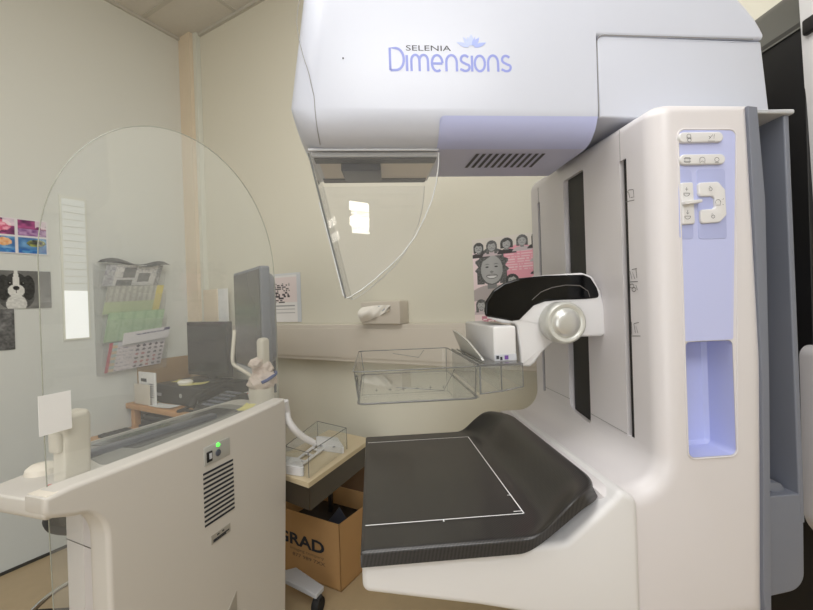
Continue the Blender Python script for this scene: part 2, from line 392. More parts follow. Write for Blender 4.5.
o = solo('puppy_picture', sheet((.004, -1.02, 1.182), (0, .373, .002), (0, 0, -.152), 170, 80, puppy), 'paint',
         'grey photograph print of a black and white puppy with long ears', 'picture', R)
o = solo('rock_picture', sheet((.0035, -1.03, 1.030), (0, .262, .001), (0, 0, -.162), 90, 60, rocks), 'paint',
         'mottled dark grey print taped directly below the puppy picture', 'picture', R)

# health poster with the women's portraits
def lady(s, t, cx, cy, sc, hk, asp=.66, big=False):
    """grey portrait; returns colour or None"""
    x = (s-cx)/sc*asp; y = (t-cy)/sc
    hair = (62 if big else 40+(hk*23 % 50))+44*vn(s*(60 if big else 90), t*(80 if big else 120), hk)+30*vn(s*150, t*190, hk+3)*big; skin = 178+(hk*37 % 36)-8
    fr = ell(x, y, 0, 0, .30, .40)
    c = None
    if ell(x, y, 0, 1.02, .78, .52) < 1 and y < .98: c = (186, 176, 176) if big else ((70, 66, 68) if hk % 2 else (205, 190, 194))
    if abs(x) < .14 and .2 < y < .62: c = (skin-38,)*3
    hw = (.44 if hk % 3 else .50); hl = (.48 if hk % 3 == 1 else .75 if hk % 3 == 2 else .44)
    if ell(x, y, 0, -.06, hw+(.05*math.sin(math.atan2(y, x)*11) if big else 0), .56) < 1 or (abs(x) < hw*.96 and 0 < y < hl and abs(x) > .22): c = (hair,)*3
    if ell(x, y, 0, .05, .31, .42) < 1 and y > -.30+.08*math.sin(x*9+hk):
        g = skin+18*(.4-abs(x))-22*max(0, x)
        if ell(abs(x), y-.25*(abs(x)-.13)**2, .13, -.03, .05, .022) < 1: g = 58
        elif ell(abs(x), y-3*(abs(x)-.13)**2, .13, -.115, .07, .014) < 1: g -= 50
        elif ell(x, y, 0, .12, .05, .035) < 1: g -= 45
        elif ell(x, y+1.6*x*x, 0, .275, .135, .032) < 1: g = 226
        elif ell(x, y+1.6*x*x, 0, .275, .16, .055) < 1: g -= 60
        elif ell(x, y, 0, .25, .17, .085) < 1: g -= 22
        c = (g, g, g)
    return c
def health(s, t):
    c = mixc((247, 228, 232), (240, 222, 222), t)
    if t < .155: c = (226, 220, 212)
    if ell(s, t, .66, .325, .27, .21) < 1:
        c = (240, 168, 184)
        u = (t-.2)/.03
        if .18 < t < .43 and (u-math.floor(u)) > .6 and .45 < s < .83 and hsh(int(s*60), int(u)) > .25: c = (250, 214, 220)
    p = lady(s, t, .27, .36, .40, 4, .80, True)
    if p: c = p
    for k, (cx, cy) in enumerate(((.09, .115), (.28, .105), (.49, .095), (.70, .08), (.90, .065), (.93, .215), (.93, .36), (.10, .80), (.55, .52), (.72, .90), (.93, .5))):
        p = lady(s, t, cx, cy, .115, k+1)
        if p: c = p
    if t > .93 and .1 < s < .9 and hsh(int(s*40), int(t*60)) > .5: c = (200, 130, 150)
    return c
P1 = hit(R, 1, -.004, 472, 240); P2 = hit(R, 1, -.004, 534, 229); P3 = hit(R, 1, -.004, 479, 330)
ez = .926-P1.z
solo('health_poster', sheet((P1.x, -.004, P1.z), (P2.x-P1.x+.035, 0, .004), (.002, 0, ez), 150, 190, health), 'paint',
     'pink and grey poster of smiling women behind the compression arm', 'poster', R)
# notice and acrylic pocket left of it
def notice(s, t):
    c = (240, 238, 238)
    if .06 < s < .9 and .08 < t < .6: c = (236, 224, 224)
    if .1 < s < .62 and .2 < t < .62:
        k = int(t*26)
        if hsh(int(s*22), k) > .52 and (t*26-k) < .75 and (s < .45 or t < .5): c = (70, 64, 70)
    if .1 < s < .8 and (.66 < t < .68 or .73 < t < .745 or .80 < t < .815): c = (160, 160, 165)
    if s > .88 or s < .03: c = (214, 218, 224)
    if t < .05: c = (222, 224, 226)
    return c
P1 = hit(R, 1, -.004, 277.5, 274); P2 = hit(R, 1, -.004, 300, 274); P3 = hit(R, 1, -.004, 278, 322)
solo('wall_notice', sheet((P1.x-.04, -.004, P1.z), (P2.x-P1.x+.04, 0, 0), (0, 0, P3.z-P1.z), 60, 80, notice), 'paint',
     'white notice with dark lettering in a clear sleeve right of the tilted monitor', 'notice', R)

# tissue box on the back wall
P1 = hit(R, 1, -.07, 360.5, 302); P2 = hit(R, 1, -.07, 400, 324.5); P2.z = .9225
t = thing('tissue_dispenser', 'white tissue box fixed to the back wall with a tissue hanging out', 'tissue box', R, ((P1.x+P2.x)/2, -.03, P2.z))
obj('box_body', box(B(), P1.x, P2.x, -.07, 0, P2.z, P1.z, .004), 'trunk', t, 30)
cx, cz = P1.x*.62+P2.x*.38, (P1.z+P2.z)/2+.006
bm = B()
prism(bm, fillet([(cx-.055, cz+.018, .008), (cx+.045, cz+.022, .01), (cx+.052, cz+.006, .008), (cx-.02, cz-.018, .01), (cx-.052, cz-.042, .006), (cx-.066, cz-.02, .01)]), -.071, -.0725, 0, 0, 'xz')
obj('slot_opening', bm, 'lgrey', t)
bm = B(); nx, ny = 18, 8; g = []
for j in range(ny+1):
    row = []
    for i in range(nx+1):
        a, b = i/nx, j/ny
        x = cx-.062+.135*a; top = cz+.016+.008*math.sin(a*2.4); bot = cz-.042+.046*a**1.3
        z = top+(bot-top)*b; y = -.074-.030*math.sin(b*PI)*(.5+.5*math.sin(a*5+1))-.004*math.sin(a*17+b*7)
        row.append(bm.verts.new((x, y, z)))
    g.append(row)
for j in range(ny):
    for i in range(nx): bm.faces.new((g[j][i], g[j][i+1], g[j+1][i+1], g[j+1][i]))
obj('tissue', bm, 'tissue', t, 60)

# small white wall box (socket / dispenser) beside the boxed corner
P1 = hit(R, 1, -.05, 202, 290); P2 = hit(R, 1, -.05, 227, 322)
t = thing('leaflet_box', 'small cream box with a clear-sleeved white sheet, standing on trunking by the corner', 'box', R, ((P1.x+P2.x)/2, -.02, .922))
xm = P1.x*.4+P2.x*.6
obj('box_body', box(B(), P1.x, xm, -.045, -.001, .923, P1.z, .003), 'boxing', t, 30)
bm = box(B(), xm+.002, P2.x, -.042, -.038, .923, P1.z); obj('sleeve', bm, 'paper', t)
obj('blue_edge', box(B(), P1.x+.01, P2.x, -.047, -.0455, .924, .930), 'blue', t)

# wall file rack with papers on the left wall
def newsp(kind):
    def f(s, t):
        n = hsh(int(s*46), int(t*26), kind)
        if kind == 0:
            c = (226, 224, 222)
            for a, b, cc, d in ((.30, .52, .12, .62), (.58, .80, .38, .82), (.22, .5, .7, 1)):
                if a < s < b and cc < t < d: return (70+60*vn(s*30, t*20),)*3
            if s < .16: c = (200, 200, 206) if n > .4 else (150, 150, 160)
            elif s > .9: c = (110, 110, 112) if n > .4 else (180, 180, 180)
            elif n > .62 and int(t*26) % 2: c = (180, 178, 180)
            return c
        if kind == 1:
            if s > .86: return (222, 206, 110)
            if t > .55: return (190, 206, 160)
            return (196, 196, 188) if (int(s*30) % 3 and n > .2) else (168, 168, 160)
        if kind == 2:
            c = (176, 206, 168)
            if int(s*24) % 5 == 0 or n > .85: c = (156, 190, 152)
            return c
        if kind == 3:
            c = (222, 214, 220)
            if s < .05: return (186, 70, 90)
            if s < .14: return (214, 190, 160) if int(t*10) % 2 else (170, 190, 190)
            if t < .16: return (205, 205, 215)
            x, y = s*9, t*7
            if s > .42 and (x-int(x)-.5)**2*4+(y-int(y)-.5)**2*4 < .35: return (96, 86, 104) if hsh(int(x), int(y)) > .3 else (190, 120, 130)
            if s <= .42 and int(t*16) % 2 and n > .45: return (170, 165, 180)
            return c
        c = (228, 226, 232)
        if .2 < t < .32 and .25 < s < .9: c = (90, 90, 120) if n > .45 else (190, 190, 205)
        if .05 < t < .3 and s > .86: c = (60, 60, 110)
        return c
    return f
rk = thing('wall_file_rack', 'clear tiered wall file rack full of newspapers and green papers', 'file rack', R, (.02, -.34, .72))
tiers = [((104, 268), (155, 266), (99, 300), (153, 291), 0), ((101, 294), (157, 286), (98, 325), (153, 318), 1), ((101, 322), (157, 312), (99, 346), (155, 338), 2)]
Z0 = {0: (1.222, 1.125), 1: (1.122, .995), 2: (1.00, .865), 3: (.862, .725)}
for k in range(4):
    zt, zb = Z0[k]; out = .030
    d0 = .012*k
    # sloping pocket: bottom near wall, top leaning out
    y0, y1 = -.478, -.205
    slope = V((.034, 0, zt-zb))
    o = sheet((out+.034, y0+.02, zt), (0, y1-y0-.02, .012), (-.034, -.012, zb-zt), 70, 40, newsp(k), .004)
    obj(['newspaper', 'yellow_edged_papers', 'green_papers', 'leaflet_sheet'][k], o, 'paint', rk)
    bm = B()
    for (ya, yb) in ((y0-.012, y0-.009), (y1+.004, y1+.007)): prism(bm, [(.0, zt+.01), (.072, zt-.02), (.045, zb-.012), (.0, zb-.012)], ya, yb, plane='xz')
    q = B(); w0 = [(.072, zt-.03), (.044, zb-.012), (.041, zb-.012), (.069, zt-.03)]
    prism(bm, w0, y0-.012, y1+.007, plane='xz')
    obj('pocket', bm, 'clear', rk)
o = sheet((.088, -.41, .905), (0, .215, .02), (-.012, -.004, -.055), 50, 16, newsp(4), .002); obj('headline_sheet', o, 'paint', rk)
bm = B(); g = []
for i in range(13):
    y = -.475+.285*i/12; lift = .012*math.sin(i*.7)
    g.append([bm.verts.new((.004, y, 1.236+lift*.3)), bm.verts.new((.045, y, 1.246+lift)), bm.verts.new((.085, y+.01, 1.228+lift*.8))])
for a, b in zip(g, g[1:]):
    for k in range(2): bm.faces.new((a[k], b[k], b[k+1], a[k+1]))
obj('curled_cover', bm, 'dark', rk, 60)
bm = box(B(), 0, .006, -.49, -.20, .715, 1.20, .001); obj('back_plate', bm, 'clear', rk)

# ------------------------------------------------------------------ corner desk with computer
dk = thing('computer_desk', 'wood-topped corner desk under the wall file rack', 'desk', R, (.5, -.2, 0))
obj('desktop', box(B(), .003, .68, -.375, -.056, .54, .565, .003), 'wood', dk, 30)
obj('keyboard_shelf', box(B(), .003, .66, -.535, -.10, .425, .446, .003), 'wood', dk, 30)
obj('side_board', box(B(), .003, .018, -.318, -.05, .566, .757, .002), 'woodb', dk, 30)
for x in (.02, .64): obj('leg', box(B(), x, x+.03, -.36, -.33, 0, .54, .002), 'wood', dk, 30)
for x in (.02, .64): obj('leg', box(B(), x, x+.03, -.10, -.07, 0, .54, .002), 'wood', dk, 30)
# tower lying flat
pc = thing('desktop_computer', 'flat black computer case lying on the wooden desk', 'computer', R, (.29, -.18, .565))
obj('case', box(B(), .125, .50, -.30, -.06, .567, .655, .004), 'dark', pc, 30)
obj('front_panel', box(B(), .13, .495, -.304, -.300, .572, .650, .002), 'black', pc, 30)
obj('badge', box(B(), .145, .185, -.3055, -.304, .600, .614), 'lgrey', pc)
obj('power_button', lathe(B(), [(0.001, -.3065), (.010, -.306), (.010, -.303)], (.34, 0, .613), 'y', 20), 'silver', pc, 40)
obj('drive_light', box(B(), .455, .466, -.3055, -.304, .59, .618), 'lgrey', pc)
# its monitor
P1 = hit(R, 1, -.17, 186, 322); P2 = hit(R, 1, -.17, 226.5, 322); P3 = hit(R, 1, -.17, 187, 374)
mo = thing('desk_monitor', 'dark flat monitor standing on the black computer in the corner', 'monitor', R, ((P1.x+P2.x)/2, -.15, .655))
obj('casing', box(B(), P1.x, P2.x, -.168, -.14, P3.z, P1.z, .003), 'dark', mo, 30)
obj('screen', box(B(), P1.x+.01, P2.x-.01, -.170, -.167, P3.z+.022, P1.z-.01), 'pcscreen', mo)
obj('stand', box(B(), (P1.x+P2.x)/2-.03, (P1.x+P2.x)/2+.03, -.15, -.13, .66, P3.z+.01, .003), 'dark', mo, 30)
obj('foot', box(B(), P1.x+.06, P2.x-.06, -.20, -.10, .656, .664, .003), 'dark', mo, 30)
def note(name, lab, cat, x, y, z, a, w, h, mk='yellow', Fm=R, grp=None):
    bm = B(); T = Matrix.Translation((x, y, z)) @ Matrix.Rotation(a, 4, 'Z'); g = []
    for j in range(5):
        g.append([bm.verts.new(T @ V((w*(i/6-.5), h*(j/4-.5), .001+.004*(i/6-.3)**2*3+(.003 if j == 4 else 0)))) for i in range(7)])
    for j in range(4):
        for i in range(6): bm.faces.new((g[j][i], g[j][i+1], g[j+1][i+1], g[j+1][i]))
    return solo(name, bm, mk, lab, cat, Fm, 60, grp)
note('sticky_note', 'pale yellow note on top of the black computer, nearer the wall rack', 'note', .215, -.22, .656, .3, .085, .055)
note('sticky_note', 'pale yellow note on top of the black computer, nearer the camera', 'note', .36, -.25, .656, .5, .12, .05)
bm = B(); lathe(bm, [(.001, 0), (.028, 0), (.034, .012), (.026, .02), (.001, .022)], (.315, -.265, .657), 'z', 20)
solo('tissue_wad', bm, 'tissue', 'crumpled white wad on the computer below the dark monitor', 'tissue', R, 40)
# leaflets in a holder, left of the computer
P1 = hit(R, 1, -.33, 141, 371); P2 = hit(R, 1, -.33, 159, 404)
hd = thing('leaflet_holder', 'white leaflet stand against the wood board left of the computer', 'leaflet holder', R, (P1.x+.05, -.33, .565))
bm = box(B(), P1.x+.004, P2.x, -.345, -.337, .567, P1.z, .002, 0, Matrix.Rotation(0, 4, 'X')); obj('leaflet', bm, 'paper', hd, 30)
obj('black_print', box(B(), P1.x+.028, P1.x+.075, -.3462, -.3452, P1.z-.045, P1.z-.03), 'ink', hd)
obj('card_front', box(B(), P1.x-.004, P2.x-.02, -.362, -.356, .567, .567+.095, .002), 'trunk', hd, 30)
bm = B()
for k in range(7): box(bm, P2.x-.052, P2.x-.012, -.3462, -.3452, .60+k*.010, .604+k*.010)
obj('small_print', bm, 'grey', hd)
note('paper_sheet', 'white sheet lying on the wooden desk edge in front of the computer', 'paper', .27, -.340, .566, .0, .17, .05, 'paper')
note('card_slip', 'yellowed slip beside the leaflet stand on the wooden desk', 'paper', .14, -.33, .5665, .2, .07, .035, 'yellow')
# keyboard tray contents
kb = thing('keyboard', 'black keyboard on the pulled-out wooden shelf under the desk', 'keyboard', R, (.3, -.46, .446))
obj('body', box(B(), .06, .44, -.52, -.40, .448, .462, .004), 'black', kb, 30)
bm = B()
for j in range(5):
    for i in range(15): box(bm, .073+i*.024, .093+i*.024, -.508+j*.021, -.491+j*.021, .461, .467, .002, seg=1)
obj('keys', bm, 'dark', kb, 40)
bl = B()
for k in range(3): box(bl, .10+.02*k, .42-.02*k, -.37, -.20, .448+.026*k, .472+.026*k, .006)
solo('document_tray', bl, 'black', 'black stacked tray at the back of the keyboard shelf', 'tray', R, 30)
# phone with handset and cable
ph = thing('desk_phone', 'black desk telephone with handset beside the computer', 'telephone', R, (.62, -.26, .565))
bm = B(); prism(bm, fillet([(-.37, .567, .004), (-.37, .60, .01), (-.20, .635, .012), (-.18, .567, .004)]), .53, .665, .006, .006, 'yz'); obj('body', bm, 'dark', ph, 35)
bm = B(); tube(bm, spline([(.535, -.385, .60), (.535, -.36, .628), (.535, -.29, .648), (.535, -.22, .662), (.535, -.18, .65)]), [.018]*8+[.013]*16+[.018]*9, 10); obj('handset', bm, 'black', ph, 60)
bm = B()
for j in range(5):
    for i in range(4): box(bm, .562+i*.025, .580+i*.025, -.352+j*.028, -.334+j*.028, .603+j*.007, .611+j*.007, .002, seg=1)
obj('keys', bm, 'grey', ph, 40)
bm = B(); tube(bm, spline([(.53, -.38, .60), (.49, -.40, .585), (.46, -.39, .575), (.45, -.36, .572), (.50, -.35, .572)]), .006, 8); obj('cord', bm, 'rubber', ph, 60)
pk = thing('tissue_packet', 'small red and white packet behind the black telephone', 'packet', R, (.60, -.12, .565)); obj('wrapper', box(B(), .54, .64, -.15, -.10, .566, .61, .01), 'paper', pk, 30); obj('red_band', box(B(), .565, .60, -.1505, -.0995, .5665, .6105, .01), 'red', pk, 30)

# ================================================================== THE CONSOLE (frame K)
cs = thing('operator_console', 'cream operator console with slatted vents and a curved top edge', 'console', K, (-.27, .15, 0))
def topz(x): t_ = (x+.63)/.63; return .7265-.022*t_+.027*t_*t_
xs = [-.630+.626*k/16 for k in range(17)]
out = [(-.622, .688), (-.630, .700), (-.630, .722)] + [(x, topz(x)) for x in xs[1:]] + [(.0, .70), (-.003, .60), (-.012, .45), (-.022, .30), (-.035, .10), (-.045, .06), (-.534, .06), (-.536, .55)]
ar = arc(-.590, .610, .054, .064, 0, 86, 8)
outl = [V(p) for p in out]+[V(p) for p in ar]
bm = B(); prism(bm, outl, 0, .045, .008, .004, 'xz'); obj('front_panel', bm, 'cabinet', cs, 40, wn=True)
# desk top deck, left lip rounded
def deckout(g): return fillet([(-.628, .004, .008), (.0, .004, .01), (.03, .20, .03), (-.44, .245, .05), (-.53, .175, .03), (-.628, .16, .03)])
bm = B(); prism(bm, [V((p.x, p.y)) for p in deckout(0)], .683, .716, .012, .004, 'xy'); obj('desk_deck', bm, 'cabinet', cs, 40)
bm = B(); prism(bm, [(-.625, .70), (-.625, .7235)]+[(x, topz(x)-.0015) for x in xs[1:]]+[(-.005, .70)], .004, .048, .002, .004, 'xz'); obj('top_moulding', bm, 'cabtop', cs, 40)
# sunk grey keyboard deck and dark glass work surface
bm = B(); prism(bm, fillet([(-.50, .052, .02), (-.06, .052, .01), (-.04, .19, .03), (-.44, .235, .04)]), .7155, .7175, 0, .002, 'xy'); obj('grey_worktop', bm, 'deskgrey', cs, 40)
bm = B(); prism(bm, fillet([(-.41, .08, .01), (-.10, .08, .01), (-.09, .172, .01), (-.42, .21, .01)]), .7173, .7185, 0, .001, 'xy'); obj('touch_panel', bm, 'deskdark', cs, 40)
la, lb_ = hit(K, 2, .728, 86, 452), hit(K, 2, .728, 214, 413); dl = (lb_-la); nl = V((-dl.y, dl.x, 0)).normalized()*.012
bm = B(); prism(bm, fillet([(*(la-dl*.05-nl).xy, .003), (*(lb_-nl).xy, .003), (*(lb_+nl).xy, .003), (*(la-dl*.05+nl).xy, .003)]), .712, .728, 0, .003, 'xy'); obj('rear_ledge', bm, 'greyd', cs, 40)
bm = box(B(), -.495, -.455, .12, .125, .7173, .7180); obj('groove', bm, 'black', cs)
# inset leg at the left and back body
bm = B(); prism(bm, fillet([(-.526, .69), (-.45, .69), (-.45, .06), (-.526, .06)]), .02, .125, .004, .01, 'xz'); obj('side_pedestal', bm, 'armwhite', cs, 40)
bm = B(); tube(bm, [(-.5262, .022, .575), (-.5262, .118, .588)], .0009, 6); obj('pedestal_seam', bm, 'dseam', cs)
bm = box(B(), -.44, -.05, .04, .19, .08, .69, .01); obj('cabinet_body', bm, 'cabinet', cs, 40)
for x in (-.42, -.08):
    c = obj('caster', lathe(B(), [(.001, -.014), (.028, -.014), (.032, -.006), (.032, .006), (.028, .014), (.001, .014)], (x, .13, .032), 'x', 24), 'rubber', cs, 40)
    obj('caster_fork', box(B(), x-.02, x+.02, .118, .142, .03, .085, .004), 'dark', c, 30)
# vents
bm = B()
for k in range(12):
    z = .632-.0105*k; x0, x1 = -.322, -.2285
    prism(bm, fillet([(x0, z), (x1, z-.001), (x1, z+.0035), (x0, z+.0045)]), -.0012, .0002, plane='xz')
obj('vent_slots', bm, 'ink', cs)
sw = obj('switch_plate', box(B(), -.318, -.238, -.0015, .001, .650, .692, .0006), 'grey', cs, 30)
M['swp'] = mat('switch plate grey', (176, 176, 172), .45, var=.02); sw.data.materials[0] = M['swp']
obj('rocker_switch', box(B(), -.312, -.296, -.004, -.0015, .657, .680, .0008), 'black', sw, 30)
obj('rocker_gap', box(B(), -.306, -.298, -.0046, -.0038, .663, .676, .0005), 'lgrey', sw, 30)
obj('key_lock', lathe(B(), [(.001, -.0045), (.007, -.004), (.008, -.0015), (.008, 0)], (-.277, 0, .668), 'y', 20), 'greyd', sw, 40)
obj('power_lamp', lathe(B(), [(.001, -.006), (.004, -.005), (.005, -.001), (.005, 0)], (-.277, 0, .6865), 'y', 16), 'green', sw, 40)
bm = box(B(), -.305, -.245, -.0012, .0002, .468, .488, .0003)
lb = obj('rating_label', bm, 'plate', cs)
bm = B()
for (a, b, c_) in ((-.288, -.281, .481), (-.272, -.266, .481), (-.3, -.25, .474), (-.3, -.26, .4705)): box(bm, a, b, -.0016, -.0011, c_, c_+.003)
obj('label_print', bm, 'ink', lb)
bm = B(); prism(bm, [(-.325, .20), (-.325, .225), (-.232, .315), (-.232, .20)], -.0012, .0002); obj('lower_label', bm, 'plate', cs)
# curved end bracket
bm = B(); pts = spline([tuple(hit(K, 1, o_, x, y)) for x, y, o_ in ((284.5, 401, .02), (286.5, 412, .02), (288, 420, .01), (294, 429, -.005), (303, 437, -.02), (314, 443, -.04))])
tube(bm, pts, [.012-.002*i/len(pts) for i in range(len(pts))], 10); obj('curved_strut', bm, 'white', cs, 60)
bm = box(B(), -.015, .005, .03, .10, .52, .70, .004); obj('end_panel', bm, 'cabinet', cs, 30)
obj('shadow_gap', box(B(), .0045, .006, .035, .09, .60, .66), 'dseam', cs)
# screen grips (posts clamping the radiation screen)
def grip(x0, name):
    bm = B(); prism(bm, fillet([(x0-.022, .716), (x0-.020, .79, .02), (x0-.022, .812, .01), (x0-.010, .828, .008), (x0+.022, .832, .009), (x0+.027, .82, .008), (x0+.024, .716)]), .05, .085, .009, .009, 'xz'); return obj(name, bm, 'cabtop', cs, 40)
g = grip(-.546, 'screen_clamp')
obj('clamp_hook', box(B(), -.575, -.563, .055, .08, .765, .80, .005), 'cabtop', g, 30)
obj('red_button', lathe(B(), [(.001, .7195), (.003, .719), (.003, .716)], (-.585, .06, 0), 'z', 14), 'red', cs, 40)
obj('round_cap', lathe(B(), [(.001, .733), (.016, .731), (.024, .725), (.026, .716)], (-.545, .145, 0), 'z', 24), 'cabtop', cs, 40)
# right clamp: cup, gauze wrapped joint and upright handle
bm = B(); lathe(bm, [(.001, .716), (.036, .716), (.037, .752), (.035, .760), (.028, .760), (.001, .752)], (.004, .088, 0), 'z', 28); g = obj('screen_clamp', bm, 'cabtop', cs, 40)
bm = B(); prism(bm, fillet([(-.006, .80, .004), (-.004, .91, .013), (.034, .91, .013), (.032, .80, .006)]), .072, .098, .010, .010, 'xz'); obj('handle', bm, 'cabtop', g, 40)
def lump(bm, c, r, seed, flat=(1, 1, 1), amp=.22):
    b = bmesh.new(); bmesh.ops.create_icosphere(b, subdivisions=4, radius=1)
    for v in b.verts:
        p = v.co; k = 1+amp*(math.sin(p.x*5+seed)*math.sin(p.y*4.3+seed*2)*math.cos(p.z*5.1+seed))+amp*.35*math.sin(p.x*13+p.z*11+seed)*math.sin(p.y*12)
        v.co = V((c[0]+p.x*k*r*flat[0], c[1]+p.y*k*r*flat[1], c[2]+p.z*k*r*flat[2]))
    return join(bm, b)
bm = B(); lump(bm, (.008, .085, .782), .042, 1.2, (1.1, .9, .78)); lump(bm, (.012, .085, .815), .030, 3.1, (1, .9, .8)); lump(bm, (-.030, .08, .838), .020, 4.4, (1.25, .8, .75))
obj('gauze_wrapping', bm, 'tape', g, 60)
bm = B(); tube(bm, spline([(-.032, .058, .782), (-.015, .049, .788), (.01, .046, .796), (.028, .050, .800), (.036, .060, .802)]), .005, 8); obj('blue_tape', bm, 'blue', g, 60)
# white tube from the clamp round the monitor
rail = [tuple(hit(K, 1, o_, x, y)) for x, y, o_ in ((256, 379, .10), (245, 372, .14), (237, 367, .17), (233.5, 364, .18), (232.5, 357, .18), (233.5, 342, .18), (234.5, 330, .18))]
bm = B(); tube(bm, spline(rail, 5), .0055, 10); obj('white_rail', bm, 'cabtop', cs, 60)

# the clear radiation screen
gs = thing('radiation_screen', 'tall clear arched protective screen clamped to the operator console', 'screen', K, (-.29, .04, .0))
cxg, rg, zs = -.292, .3105, 1.093
ol = [(-.592, .35), (-.6025, .78)]+[(cxg-rg*math.cos(a), zs+rg*math.sin(a)) for a in [PI*k/48 for k in range(49)]]+[(.0195, .78)]
ol = [V(p) for p in ol]
# keep below-desk part to the left of the desk only
lowl = [V((-.5755, .35)), V((-.588, .35))]
pan = [V((-.596, .36))]+[V((-.6025, .80))]+[V((cxg-rg*math.cos(a), zs+rg*math.sin(a))) for a in [PI*k/48 for k in range(49)]]+[V((.0195, .705)), V((-.545, .705)), V((-.55, .69)), V((-.552, .36))]
bm = B(); prism(bm, pan, .038, .041, plane='xz'); obj('clear_pane', bm, 'glass', gs)
edge = [(p.x, .0395, p.y) for p in pan[:52]]
bm = B(); tube(bm, edge, .0009, 6); obj('polished_edge', bm, 'gedge', gs, 60)
o = solo('paper_card', box(B(), -.611, -.563, .0365, .0375, .808, .872, 0, 0), 'paper', 'small blank white card taped to the clear screen above the left clamp', 'card', K)

# tilted monitor on the console
A = V((-.524, 1.63)); Bp = V((-.348, 1.341))
KI = K.inverted(); a3 = KI @ V((A.x, A.y, 0)); b3 = KI @ V((Bp.x, Bp.y, 0))
ex = (b3-a3); mw = ex.length; ex.normalize(); ey = V((-ex.y, ex.x, 0))   # candidate normal
if (ey.dot(KI.to_3x3() @ V((-.84, -.54, 0)))) < 0: ey = -ey
MT = Matrix(((ex.x, ey.x, 0, a3.x), (ex.y, ey.y, 0, a3.y), (0, 0, 1, 0), (0, 0, 0, 1)))
mo = thing('console_monitor', 'tall grey flat monitor seen edge-on above the operator console', 'monitor', K, (a3.x*.5+b3.x*.5, a3.y*.5+b3.y*.5, .70))
zb, zt = .762, 1.136
ol = fillet([(0, zb, .008), (0, zt, .008), (mw, zt, .008), (mw, zb, .008)])
bm = B(); prism(bm, ol, .0, -.030, .004, .004, 'xz'); bm.transform(MT); obj('casing', bm, 'grey', mo, 40)
bm = B(); prism(bm, fillet([(.03, zb+.03, .03), (.02, zt-.02, .04), (mw-.01, zt-.02, .04), (mw-.01, zb+.06, .05)]), -.028, -.054, 0, .015, 'xz'); bm.transform(MT); obj('rear_housing', bm, 'grey', mo, 40)
bm = B(); box(bm, .010, mw-.010, .0, .002, zb+.038, zt-.010); bm.transform(MT); obj('screen', bm, 'screen', mo)
bm = B(); box(bm, .006, mw-.006, .0, .0015, zb+.006, zb+.032, .0005); bm.transform(MT); b_ = obj('lower_bezel', bm, 'lgrey', mo, 30)
bm = B(); lathe(bm, [(.001, .0025), (.006, .002), (.006, 0)], (mw-.03, 0, zb+.019), 'y', 16); bm.transform(MT); obj('power_button', bm, 'trunk', b_, 40)
bm = B(); prism(bm, fillet([(mw*.4, .70), (mw*.4, .86), (mw*.6, .86), (mw*.6, .70)]), -.06, -.085, .003, .003, 'xz'); bm.transform(MT); obj('support_post', bm, 'greyd', mo, 40)
note('sticky_note', 'pale yellow note on the console top beside the right clamp', 'note', -.085, .072, .7185, .2, .06, .03, 'yellow', K)

# stool behind the console
st = thing('swivel_stool', 'black round-seated stool half hidden behind the operator console', 'stool', W, (-.80, 1.30, 0))
obj('seat', lathe(B(), [(.001, .415), (.13, .415), (.146, .42), (.150, .432), (.146, .445), (.13, .451), (.001, .452)], (-.80, 1.30, 0), 'z', 40), 'black', st, 40)
obj('column', lathe(B(), [(.001, .09), (.025, .09), (.025, .28), (.016, .285), (.016, .415), (.001, .415)], (-.80, 1.30, 0), 'z', 20), 'chrome', st, 40)
bm = B(); tube(bm, [( -.80+.20*math.cos(a), 1.30+.20*math.sin(a), .155) for a in [2*PI*k/40 for k in range(40)]], .007, 8, closed=True)
for k in range(3):
    a = .4+k*2.094; tube(bm, [(-.80+.02*math.cos(a), 1.30+.02*math.sin(a), .155), (-.80+.2*math.cos(a), 1.30+.2*math.sin(a), .155)], .005, 6)
obj('foot_ring', bm, 'chrome', st, 60)
for k in range(5):
    a = math.radians(163+72*k); c, s = math.cos(a), math.sin(a)
    bm = B(); tube(bm, spline([(-.80+.02*c, 1.30+.02*s, .10), (-.80+.15*c, 1.30+.15*s, .085), (-.80+.31*c, 1.30+.31*s, .062)], 5), [.020, .019, .018, .018, .017, .017, .016, .015, .015, .014, .013], 10)
    lg = obj('leg', bm, 'rubber', st, 60)
    bm = B(); lathe(bm, [(.001, -.012), (.022, -.012), (.0255, -.006), (.0255, .006), (.022, .012), (.001, .012)], (0, 0, 0), 'x', 20); bm.transform(Matrix.Translation((-.80+.30*c, 1.30+.30*s, .0265)) @ Matrix.Rotation(a+.6, 4, 'Z')); obj('caster', bm, 'rubber', lg, 40)

# ------------------------------------------------------------------ trolley, paddles and carton
tr = thing('side_trolley', 'low trolley with pale wood top beyond the console end', 'trolley', K, (.14, .03, 0))
TZ = .487
TA = hit(K, 2, TZ, 308.5, 483); TR = hit(K, 2, TZ, 362, 445)-TA; TL = hit(K, 2, TZ, 285, 475)-TA; TL.normalize(); TR = TR*1.22
cor = [TA, TA+TR, TA+TR+TL*.23, TA+TL*.23]
c2 = [(p.x, p.y) for p in cor]
obj('tabletop', prism(B(), [V(p) for p in c2], TZ-.016, TZ, .001, .001, 'xy'), 'beech', tr, 30)
def bar(p, q, z0, z1, w=.008):
    p, q = V(p[:2]), V(q[:2]); d = (q-p).normalized(); n_ = V((-d.y, d.x))*w; return prism(B(), [p-n_, q-n_, q+n_, p+n_], z0, z1, 0, 0, 'xy')
ic = [p+(sum(cor, V())/4-p)*.05 for p in cor]
for k in range(4): obj('apron', bar(ic[k], ic[(k+1) % 4], TZ-.085, TZ-.016, .004), 'apron', tr)
